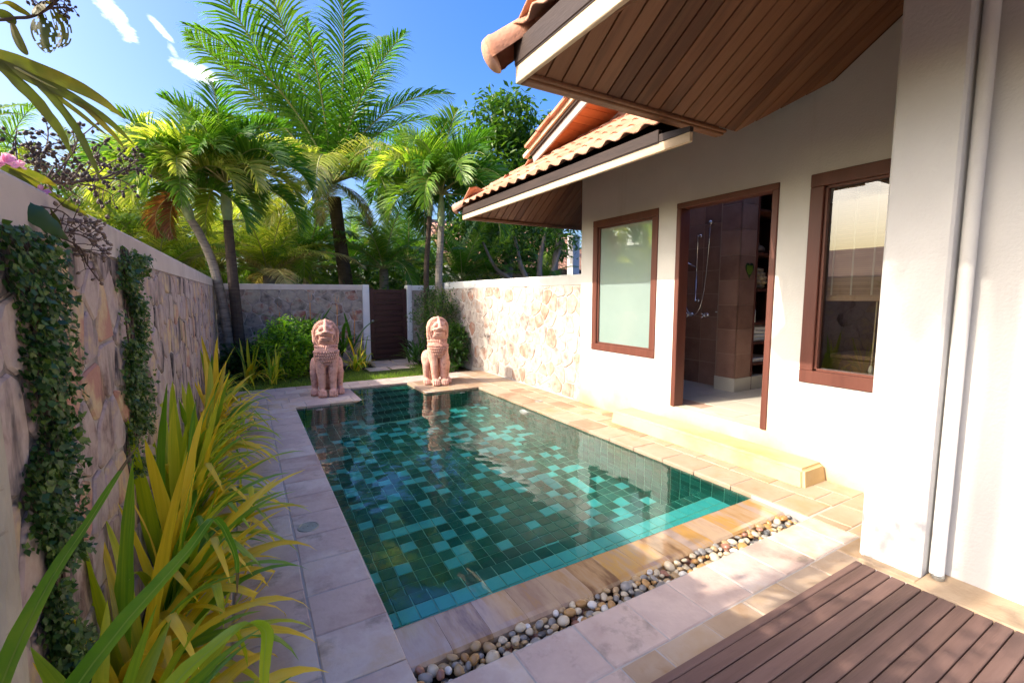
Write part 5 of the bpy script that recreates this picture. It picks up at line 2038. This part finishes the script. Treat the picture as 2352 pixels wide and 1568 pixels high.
hl = leafy('heliconia', 'tall dark green heliconia with orange flower spikes behind the round shrub', .95, 9.8, 28, .95, 'dmm', 1, .9, .25)
for (dx, dz) in ((-.42, 1.02), (.12, 1.20), (.62, 1.15), (.95, .85)):
    fm = MB()
    fm.tube([(dx, -.05, .2), (dx + .02, -.05, dz - .14)], .007, 5)
    for k in range(5):
        s = 1 if k % 2 else -1
        strip(fm, [Vector((dx + .02, -.05, dz - .14 + k * .022)), Vector((dx + .02 + s * .03, -.06, dz - .09 + k * .025)), Vector((dx + .02 + s * .035, -.07, dz - .02 + k * .025))], [.006, .011, .001], Vector((0, 1, 0)))
    fm.build('flower_spike', leafm('orange_bract', [(.50, .17, .02), (.62, .26, .03)], .2), hl)
leafy('heliconia', 'dark green heliconia clump between the round shrub and the white gate post', 1.72, 9.65, 16, .85, 'dm', 2, .9, .15)
leafy('spiky_plant', 'dark glossy spiky leaved plant right of the gate at the foot of the shrub', 3.02, 9.15, 30, .48, 'dmd', 3, 1.1, .02, lean=.6)
leafy('spiky_plant', 'dark spiky leaved plant under the olive shrub against the gate post', 3.2, 9.75, 18, .60, 'dd', 4, 1.1, .05, lean=.5)
VAR = 'variegated strap leaf plants on the lawn'
r6 = random.Random(77)
for x, y, n, L, mix, lb in ((-.02, 8.72, 24, .80, 'mmyg', 'yellow striped strap leaf plant at the left end of the lawn'), (.32, 8.35, 20, .62, 'mmyg', 'yellow green strap leaf plant left of the round shrub'),
                            (1.78, 9.05, 26, .72, 'myyg', 'yellow striped strap leaf plant between the left lion and the gate'), (2.02, 9.45, 16, .66, 'mygg', 'yellow green strap leaf plant at the foot of the left gate post')):
    strap_plant('strap_leaf_plant', lb, x, y, n, L, mix, r6, az0=0, spread=2.5, group=VAR, up_bias=.25, w=.75, z=0)


def tree(name, label, x, y, h, blobs, mats, size, seed, trunks, nleaf=22, clump=.28, dens=26, bark=BARK, cat='tree', shape=.4, group=None, hang=.5):
    """blobs: (cx, cy, cz, r) relative to the base; leaf clusters fill each shell unevenly"""
    r = random.Random(seed)
    t = thing(name, label, cat, (x, y, 0), 0, group)
    mb = MB()
    for (bx, by, bz, br) in blobs:
        for _ in range(int(dens * br * br)):
            while True:
                v = Vector((r.uniform(-1, 1), r.uniform(-1, 1), r.uniform(-1, 1)))
                if .35 < v.length < 1:
                    break
            leaf_cluster(mb, Vector((bx, by, bz)) + Vector((v.x, v.y, v.z * .85)) * br, nleaf, clump, size, r, r.randrange(len(mats)), shape, hang)
    link('crown', mb.mesh('crown', mats), t)
    for pts, rad in trunks:
        trunk(t, pts, rad, bark, rings=False)
    return t


tree('broadleaf_tree', 'tall glossy leaved tree rising behind the tiled roof', 8.4, 14.6, 8, [(0, 0, 5.9, 1.7), (-1.1, -.2, 4.7, 1.3), (1.3, .3, 5.2, 1.7), (-.3, 0, 7.4, 1.3), (.9, .2, 3.6, 1.5), (-1.5, 0, 3.5, 1.1), (2.4, 0, 6.8, 1.6)], [LEAF_T, LEAF_T, LEAF_M], .26, 5,
     [([(0, 0, 0), (-.1, 0, 2), (.2, 0, 4.5), (0, 0, 6)], [.22, .18, .12, .05])], 22, .20, 62)
tree('branching_tree', 'tree with several forked grey trunks behind the stone wall near the house', 7.4, 11.2, 4, [(-.2, 0, 3.4, .9), (1.0, .2, 3.3, .9), (-1.1, .3, 3.1, .8), (.3, .4, 3.9, 1.0)], [LEAF_D, LEAF_M], .16, 6,
     [([(0, 0, 0), (-.05, 0, 1.3), (-.5, .1, 2.2), (-.75, .1, 3.1)], [.12, .10, .07, .04]), ([(.05, 0, 0), (.1, 0, 1.4), (.1, .1, 2.3), (.3, .1, 3.3)], [.12, .10, .08, .04]), ([(.1, 0, 1.2), (.45, 0, 2.0), (.9, .1, 3.0)], [.09, .07, .04]),
      ([(.75, .2, 0), (.72, .2, 1.6), (.75, .2, 2.6), (.9, .2, 3.3)], [.11, .10, .09, .05]), ([(-.3, .2, 0), (-.75, .1, 1.7), (-1.3, .2, 2.2), (-1.7, .2, 2.9)], [.07, .06, .05, .03])], 16, .22, 40)
tree('hedge_tree', 'green leafy thicket behind the wooden gate', 3.0, 12.2, 2, [(0, 0, 1.2, .9), (-1.2, .6, 1.1, .8), (1.2, .4, 1.3, .8), (2.4, .6, 1.3, .8), (3.5, .3, 1.3, .8)], [LEAF_M, LEAF_D, LEAF_O], .13, 7, [([(0, 0, 0), (0, 0, 1.2)], [.06, .03])], 16, .18, 60, cat='shrub')
# far planting that reads as one mass
r9 = random.Random(9)
fm = MB()
for _ in range(4200):
    a = r9.random()
    x = -16 + a * 34
    y = 17.5 + r9.uniform(0, 5) + (3 if x < -6 else 0)
    h = 3.9 + 1.3 * noise.noise(Vector((x * .35, 3, 0))) + (.5 if x < 2 else 0)
    leaf_cluster(fm, (x, y, r9.uniform(.1, h)), 12, .32, .40, r9, r9.randrange(4), .3, .3)
fm.build('far_planting', [LEAF_T, LEAF_M, LEAF_O, LEAF_D], kind='stuff', label='distant mass of garden trees and shrubs beyond the walls', cat='trees')

# neighbouring villa
nb = thing('neighbour_house', 'neighbouring white villa with terracotta roof half hidden by palms', 'house', (10.2, 17.0, 0))
MB().box(-2.6, 3.5, 0, 5, 0, 2.75).box(2.0, 2.35, -1.2, -.8, 0, 4.0).build('wall', PLASTER, nb)
nr = MB()
for c in range(12):
    for i in range(38):
        vs, fs = wave_tile(.2, .37)
        upd = c * .25
        m = slope_mat((-3.4 + i * .2, -.7 + upd, 2.55 + upd * .66), (1, 0, 0), (0, 1, .66))
        nr.add([tuple(m @ Vector(v)) for v in vs], fs)
nr.build('roof_tile', ROOFT, nb, kind='stuff', smooth=True)
MB().box(-3.4, 4.2, -.72, -.66, 2.36, 2.56).build('fascia', FASC_D, nb)
MB().add([(-3.4, -.66, 2.45), (4.2, -.66, 2.45), (4.2, 3, 4.86), (-3.4, 3, 4.86)], [(0, 1, 2, 3)]).build('roof_deck', FASC_D, nb)
# villa and trees beyond the left wall: seen only as reflections in the panes
nl = thing('neighbour_house', 'villa with a gabled roof beyond the left wall, mirrored in the window panes', 'house', (-9.0, 8.0, 0))
MB().box(-4, 0, -2.6, 1.6, 0, 2.1).build('wall', PLASTER, nl)
MB().add([(-4.6, -3.2, 2.05), (.6, -3.2, 2.05), (-2, -3.2, 3.1), (-4.6, 2.2, 2.05), (.6, 2.2, 2.05), (-2, 2.2, 3.1)], [(0, 1, 2), (3, 5, 4), (1, 4, 5, 2), (0, 2, 5, 3), (0, 3, 4, 1)]).build('roof', ROOFT, nl)
coco(-4.4, 11.2, 2.9, 'palm beyond the left wall mirrored in the frosted window', 50, 15, .62, (0, 1, 1), group=None)

# ------------------------------------------------------------------ creepers on the left wall
def ivy(label, y0, y1, ztop, zbot, n, seed, width_fn, size=.021):
    r = random.Random(seed)
    t = thing('creeping_vine', label, 'creeper', (GX0, y0, 0), 0, 'creepers on the left wall')
    mb = MB()
    st_ = MB()
    for k in range(5):
        yy = y0 + (y1 - y0) * (.38 + .24 * k / 4)
        z_end = zbot + (ztop - zbot) * r.uniform(0, .4)
        pts = [(.012 + r.uniform(0, .01), yy - y0 + .06 * noise.noise(Vector((k * 3, q * .6, seed))), ztop + (z_end - ztop) * q / 8) for q in range(9)]
        st_.tube(pts, .004, 5)
    st_.build('stem', TWIG, t)
    for _ in range(n):
        z = zbot + (ztop - zbot) * r.random()
        c, hw = width_fn(z)
        y = c + hw * r.uniform(-1, 1) * (.6 + .4 * r.random())
        if noise.noise(Vector((y * 5, z * 5, seed))) < -.20:
            continue
        out = .010 + .055 * r.random() ** 1.6
        p = Vector((out, y - y0, z))
        d = Vector((r.uniform(.0, .5), r.uniform(-.8, .8), r.uniform(-1, .25))).normalized()
        nrm = Vector((1, r.uniform(-.7, .7), r.uniform(-.2, .8))).normalized()
        s = d.cross(nrm).normalized()
        l = size * r.uniform(.6, 1.25)
        w = l * .42
        b = len(mb.v)
        mb.v += [tuple(p), tuple(p + d * l * .35 - s * w), tuple(p + d * l), tuple(p + d * l * .35 + s * w)]
        mb.f += [(b, b + 1, b + 2), (b, b + 2, b + 3)]
        mb.m += [0, 0]
    mb.build('leaf', IVY, t, kind='stuff')
    return t


ivy('dense dark green creeper hanging down the left wall nearest the camera', 1.52, 1.86, 1.62, .12, 9000, 3, lambda z: (1.69 - .05 * (1.6 - z), .23 * (1 - .60 * max(0, min(1, (1.2 - z) / .9)))))
ivy('narrow strip of dark green creeper on the left wall beyond the seed pods', 2.55, 3.1, 1.67, .62, 7500, 4, lambda z: (2.86 - .10 * (1.6 - z) + .16 * max(0, (z - 1.5) / .17), .25 + .12 * max(0, min(1, (z - 1.45) / .2)) - .03 * (1.5 - z) + .06 * math.exp(-((z - .95) / .16) ** 2)))

# pale trunk at the left edge
pt = thing('tree_trunk', 'pale smooth grey tree trunk at the left edge of the view', 'tree trunk', (-.47, 1.25, 0))
trunk(pt, [(-.045, 0, -.05), (-.02, 0, .45), (-.012, 0, .8), (-.008, 0, 1.1), (-.012, .0, 1.4), (-.02, .0, 1.9), (-.06, .0, 2.6)], [.062, .058, .056, .054, .052, .048, .04], PALEBARK, rings=False)
for (z, rr_) in ((.99, .056), (1.26, .0555), (.72, .0585), (.60, .06)):
    MB().lathe([(rr_ * .93, -.012), (rr_ * 1.0, -.003), (rr_ * 1.005, .003), (rr_ * .93, .012)], (-.012 - (.006 if z < .9 else 0), 0, z), 20).build('bark_ring', PALEBARK, pt, smooth=True)
# overhanging crown that dapples the deck and pillar (out of view on the left)
r8 = random.Random(18)
cm = MB()
for _ in range(60):
    c = (r8.uniform(-1.8, .1), r8.uniform(-1.1, .6), r8.uniform(-.7, .1))
    leaf_cluster(cm, c, 15, .13, .10, r8, 0, .5, .3)
for _ in range(75):
    c = (r8.uniform(-1.3, -.15), r8.uniform(-1.0, .65), r8.uniform(-.8, -.1))
    leaf_cluster(cm, c, 15, .13, .10, r8, 0, .5, .3)
cn = thing('broadleaf_tree', 'leafy crown leaning over the left wall beside the camera', 'tree', (-1.0, 1.0, 2.95))
link('crown', cm.mesh('crown', [LEAF_M]), cn)
MB().tube([(-.9, -.2, -2.9), (-.9, -.2, -1.0), (-1.0, -.1, .6)], [.08, .07, .05], 8).tube([(-.9, -.2, -1.0), (-.4, -.1, -.2), (.0, .1, .5)], [.05, .04, .02], 6).build('trunk', BARK, cn)

# tall palm beyond the left wall whose trunk and fronds throw the streaked shade on the white pillar
tpm = thing('coconut_palm', 'tall palm beyond the left wall that shades the white pillar', 'palm tree', (-4.5, 1.82, 0))
trunk(tpm, [(.2, .3, -.1), (.1, .1, 3), (0, 0, 5.5), (.02, .0, 8.7)], [.14, .10, .075, .065], TRUNK, rings=False)
trunk(tpm, [(.1, .25, -.1), (.1, .45, 3), (0, .42, 5.0), (.0, .58, 6.3), (.0, .40, 8.7)], [.10, .07, .045, .035, .03], TRUNK, rings=False)
crown(tpm, (.02, .0, 8.7), [(COCO[0][1], 34 * k, .62, 0) for k in range(8)] + [(COCO[0][4], 90 * k + 75, .52, 0) for k in range(2)])
# seed-pod branch over the left wall
sb = thing('seed_pod_branch', 'dark branch of round seed pods with pink blossoms arching over the left wall', 'branch', (-.56, 1.75, 1.79))
O_ = Vector((-.56, 1.75, 1.79))


def poly(pts, n=4):
    P_ = [Vector(p) for p in pts]
    out = []
    for i in range(len(P_) - 1):
        p0, p1, p2, p3 = P_[max(0, i - 1)], P_[i], P_[i + 1], P_[min(len(P_) - 1, i + 2)]
        for q in range(n):
            t = q / n
            out.append(.5 * ((2 * p1) + (p2 - p0) * t + (2 * p0 - 5 * p1 + 4 * p2 - p3) * t * t + (3 * p1 - p0 - 3 * p2 + p3) * t ** 3))
    return out + [P_[-1]]


main = poly([(-.60, 1.70, 1.775), (-.556, 1.8, 1.79), (-.553, 1.9, 1.792), (-.541, 2.0, 1.815), (-.511, 2.1, 1.818), (-.482, 2.2, 1.849), (-.438, 2.3, 1.888), (-.393, 2.4, 1.945), (-.344, 2.5, 1.972)])
MB().tube([p - O_ for p in main], [.0065 - .004 * i / len(main) for i in range(len(main))], 6).build('stem', TWIG, sb)
r2 = random.Random(8)
tw_b, pods = MB(), MB()


def pod(mb, p, r, d):
    q = d.to_track_quat('Z', 'Y').to_matrix()
    mb.ell(p, (r * .82, r * .82, r), sub=1, rot=q)
    mb.ell(p + d * r * .95, (r * .3, r * .3, r * .35), sub=0, rot=q)


def panicle(base, tip, nside, r, mbt, mbp, pr=.0068):
    base, tip = Vector(base), Vector(tip)
    mid = base.lerp(tip, .5) + Vector((r2.uniform(-.02, .02), r2.uniform(-.02, .02), .012))
    ax = poly([base, mid, tip])
    mbt.tube([p - O_ for p in ax], [.0032 - .002 * i / len(ax) for i in range(len(ax))], 5)
    L_ = (tip - base).length
    for k in range(nside):
        t = .12 + .86 * k / nside
        i = min(len(ax) - 2, int(t * (len(ax) - 1)))
        o = ax[i].lerp(ax[i + 1], t * (len(ax) - 1) - i)
        d = Vector((r2.gauss(0, 1), r2.gauss(0, 1), r2.gauss(.1, 1))).normalized()
        l = L_ * .36 * (1 - .6 * t) * r2.uniform(.6, 1.2) + .012
        e1 = o + d * l
        mbt.tube([o - O_, o + d * l * .5 + Vector((0, 0, .004)) - O_, e1 - O_], [.0016, .0013, .001], 4)
        for q in range(r2.choice((2, 3, 3, 4))):
            u = r2.uniform(.35, 1)
            d2 = (d + Vector((r2.gauss(0, .8), r2.gauss(0, .8), r2.gauss(0, .8)))).normalized()
            pp = o + d * l * u + d2 * r2.uniform(.008, .018)
            mbt.tube([o + d * l * u - O_, pp - O_], .0009, 3)
            pod(mbp, pp + d2 * pr * .7 - O_, pr * r2.uniform(.75, 1.2), d2)


for b, t, n in (((-.553, 1.92, 1.80), (-.572, 2.0, 1.955), 13), ((-.545, 1.98, 1.812), (-.517, 2.06, 1.985), 15), ((-.525, 2.05, 1.815), (-.455, 2.12, 2.02), 16), ((-.511, 2.1, 1.82), (-.425, 2.2, 2.055), 12),
                ((-.482, 2.2, 1.85), (-.439, 2.3, 2.0), 13), ((-.46, 2.25, 1.87), (-.40, 2.42, 2.0), 12), ((-.42, 2.35, 1.90), (-.361, 2.5, 2.01), 12), ((-.40, 2.4, 1.93), (-.33, 2.52, 1.99), 9),
                ((-.511, 2.1, 1.818), (-.501, 2.3, 1.80), 10), ((-.482, 2.2, 1.84), (-.43, 2.42, 1.845), 11), ((-.45, 2.28, 1.88), (-.385, 2.46, 1.90), 9), ((-.541, 2.0, 1.812), (-.545, 1.95, 1.90), 8), ((-.53, 2.04, 1.815), (-.51, 2.16, 1.90), 10), ((-.5, 2.14, 1.83), (-.46, 2.24, 1.93), 10)):
    panicle(b, t, int(n * .72), .1, tw_b, pods, .0076)
tw_b.build('twig', TWIG, sb)
pods.build('seed_pod', POD, sb, smooth=True, kind='stuff')
# brown pods hanging over the face of the wall
tb, pb = MB(), MB()
for b, t, n in (((-.50, 1.80, 1.70), (-.455, 1.98, 1.67), 6), ((-.50, 1.84, 1.66), (-.46, 2.10, 1.655), 9), ((-.47, 1.9, 1.64), (-.452, 2.16, 1.62), 8), ((-.49, 1.95, 1.63), (-.45, 2.04, 1.55), 7), ((-.47, 2.0, 1.62), (-.44, 2.12, 1.50), 5), ((-.49, 2.15, 1.66), (-.46, 2.3, 1.655), 8)):
    panicle(b, t, n, .1, tb, pb, .0075)
tb.build('twig', TWIG, sb)
pb.build('seed_pod', POD_B, sb, smooth=True, kind='stuff')


def flower(c, r, parent, off):
    mb = MB()
    for k in range(26):
        a, e = r2.uniform(0, 6.28), r2.uniform(-.6, 1.5)
        d = Vector((math.cos(a) * math.cos(e), math.sin(a) * math.cos(e), math.sin(e)))
        s = d.cross(Vector((r2.gauss(0, 1), r2.gauss(0, 1), 1))).normalized()
        p = Vector(c) - off
        u = s.cross(d)
        strip(mb, [p + d * r * .15, p + d * r * .6 + u * r * .08, p + d * r + u * r * .3], [r * .08, r * .30, r * .16], s, .3, 0, .3, k)
    mb.build('blossom', PINK, parent)


flower((-.528, 1.75, 1.795), .027, sb, O_)
flower((-.505, 1.90, 1.755), .021, sb, O_)
flower((-.515, 1.79, 1.800), .016, sb, O_)


def bl_(pts, w, mat, parent, side=Vector((.6, -.4, .7)), name='leaf'):
    n = len(pts)
    ws = [w * math.sin(math.pi * min(1, .08 + .92 * (i / (n - 1)))) ** .8 + .0006 for i in range(n)]
    return blade(parent, name, pts, ws, mat, side, .18, 3, .12)


for pts, w in (([(-.54, 1.78, 1.79), (-.52, 1.86, 1.775), (-.49, 1.95, 1.745), (-.465, 2.06, 1.73), (-.45, 2.12, 1.715)], .014), ([(-.55, 1.78, 1.80), (-.525, 1.84, 1.80), (-.50, 1.92, 1.79), (-.487, 1.97, 1.785)], .013),
               ([(-.555, 1.74, 1.80), (-.53, 1.79, 1.775), (-.505, 1.83, 1.745), (-.495, 1.85, 1.73)], .013), ([(-.58, 1.74, 1.83), (-.555, 1.79, 1.822), (-.53, 1.84, 1.805)], .012),
               ([(-.52, 1.88, 1.74), (-.50, 1.89, 1.71), (-.48, 1.90, 1.67), (-.47, 1.91, 1.65)], .011)):
    bl_(pts, w, HOLEY, sb)
bl_([(-.505, 1.72, 1.70), (-.475, 1.73, 1.672), (-.45, 1.75, 1.64), (-.435, 1.76, 1.615)], .034, LEAF_D, sb, Vector((.3, .7, .6)))
bl_([(-.49, 1.80, 1.665), (-.465, 1.83, 1.64), (-.445, 1.86, 1.615)], .022, LEAF_D, sb, Vector((.3, .7, .6)))

# long leaves hanging in from the upper left
ul = thing('hanging_leaves', 'long backlit strap leaves hanging into view at the upper left', 'leaves', (-.42, 1.4, 1.93))
SD = Vector((.35, .05, .94))
for pts, w in (([(-.45, 1.36, 1.935), (-.427, 1.4, 1.946), (-.407, 1.47, 1.962), (-.381, 1.52, 1.967), (-.348, 1.57, 1.97), (-.317, 1.62, 1.968), (-.289, 1.68, 1.960), (-.268, 1.72, 1.945)], .0165),
               ([(-.44, 1.37, 1.922), (-.416, 1.4, 1.929), (-.405, 1.45, 1.936), (-.387, 1.5, 1.938), (-.353, 1.55, 1.937), (-.326, 1.6, 1.930), (-.294, 1.66, 1.918), (-.272, 1.7, 1.900), (-.254, 1.74, 1.880)], .0115),
               ([(-.44, 1.37, 1.935), (-.416, 1.4, 1.926), (-.401, 1.43, 1.908), (-.382, 1.46, 1.886), (-.371, 1.5, 1.863), (-.361, 1.53, 1.838), (-.357, 1.55, 1.815), (-.353, 1.57, 1.788)], .0125),
               ([(-.395, 1.48, 1.940), (-.385, 1.5, 1.932), (-.368, 1.52, 1.912), (-.352, 1.55, 1.885), (-.338, 1.58, 1.850), (-.329, 1.6, 1.814), (-.321, 1.62, 1.780), (-.318, 1.63, 1.755)], .0095),
               ([(-.395, 1.5, 1.943), (-.383, 1.52, 1.937), (-.362, 1.55, 1.922), (-.338, 1.6, 1.908), (-.315, 1.64, 1.890), (-.300, 1.66, 1.880)], .0055),
               ([(-.345, 1.57, 1.935), (-.326, 1.6, 1.925), (-.308, 1.64, 1.908), (-.288, 1.68, 1.886), (-.268, 1.7, 1.853)], .0075)):
    bl_(pts, w, HANG, ul, SD)
MB().tube([Vector(p) - ul.location for p in ((-.50, 1.30, 1.93), (-.44, 1.37, 1.929), (-.405, 1.45, 1.941), (-.385, 1.5, 1.941), (-.35, 1.56, 1.939))], [.004, .0035, .003, .002, .001], 6).build('stalk', RACH, ul)
# ragged leaf cluster and pods at the top left corner
tl = thing('leafy_twig', 'twig with ragged insect eaten leaves and seed pods at the top left corner', 'branch', (-.45, 1.6, 2.1))
O_ = Vector((-.45, 1.6, 2.1))
MB().tube([p - O_ for p in poly([(-.52, 1.6, 2.085), (-.467, 1.6, 2.096), (-.44, 1.6, 2.108), (-.414, 1.6, 2.118), (-.382, 1.6, 2.146), (-.356, 1.6, 2.184), (-.34, 1.6, 2.23)])], .0035, 6).build('stem', TWIG, tl)


def holed(pts, w, name='leaf', holes=0, seed=0):
    """broad leaf built as a fine grid with eaten holes"""
    r = random.Random(seed)
    P_ = poly(pts, 6)
    n = len(P_)
    m = 12
    mb = MB()
    side = Vector((.85, -.45, .25))
    for i, p in enumerate(P_):
        t = i / (n - 1)
        d = (P_[min(i + 1, n - 1)] - P_[max(i - 1, 0)]).normalized()
        s = (side - d * side.dot(d)).normalized()
        u = s.cross(d)
        ww = w * math.sin(math.pi * min(1, .06 + .94 * t)) ** .6
        for k in range(m + 1):
            a = k / m * 2 - 1
            q = p + s * (a * ww) + u * (.18 * abs(a) * ww + .06 * w * noise.noise(Vector((t * 5, a * 3, seed))))
            mb.v.append(tuple(q - O_))
    for i in range(n - 1):
        for k in range(m):
            if holes and noise.noise(Vector((i * .55, k * .75, seed * 3.1))) > holes and abs(k - m / 2 + .5) > 1:
                continue
            a = i * (m + 1) + k
            mb.f.append((a, a + 1, a + m + 2, a + m + 1))
            mb.m.append(0)
    mb.build(name, HOLEY, tl, smooth=True)


holed([(-.394, 1.6, 2.132), (-.398, 1.6, 2.10), (-.392, 1.6, 2.07), (-.385, 1.6, 2.042)], .030, holes=.16, seed=4)
holed([(-.372, 1.6, 2.150), (-.362, 1.61, 2.12), (-.362, 1.61, 2.085), (-.372, 1.61, 2.062)], .020, holes=.12, seed=6)
holed([(-.448, 1.6, 2.095), (-.443, 1.6, 2.067), (-.435, 1.6, 2.043), (-.425, 1.6, 2.028)], .011, seed=2)
holed([(-.474, 1.6, 2.110), (-.455, 1.6, 2.106), (-.440, 1.6, 2.094)], .013, seed=3)
holed([(-.372, 1.59, 2.160), (-.39, 1.59, 2.150), (-.408, 1.59, 2.120)], .016, seed=5)
holed([(-.47, 1.6, 2.128), (-.45, 1.6, 2.136), (-.43, 1.6, 2.128), (-.412, 1.6, 2.120)], .008, seed=7)
tt, tp = MB(), MB()
for b, t, n in (((-.38, 1.6, 2.147), (-.343, 1.6, 2.150), 7), ((-.37, 1.6, 2.16), (-.352, 1.6, 2.185), 8), ((-.40, 1.6, 2.14), (-.392, 1.6, 2.18), 6), ((-.36, 1.6, 2.18), (-.33, 1.6, 2.20), 6)):
    panicle(b, t, n, .05, tt, tp, .0045)
tt.build('twig', TWIG, tl)
tp.build('seed_pod', POD, tl, smooth=True, kind='stuff')
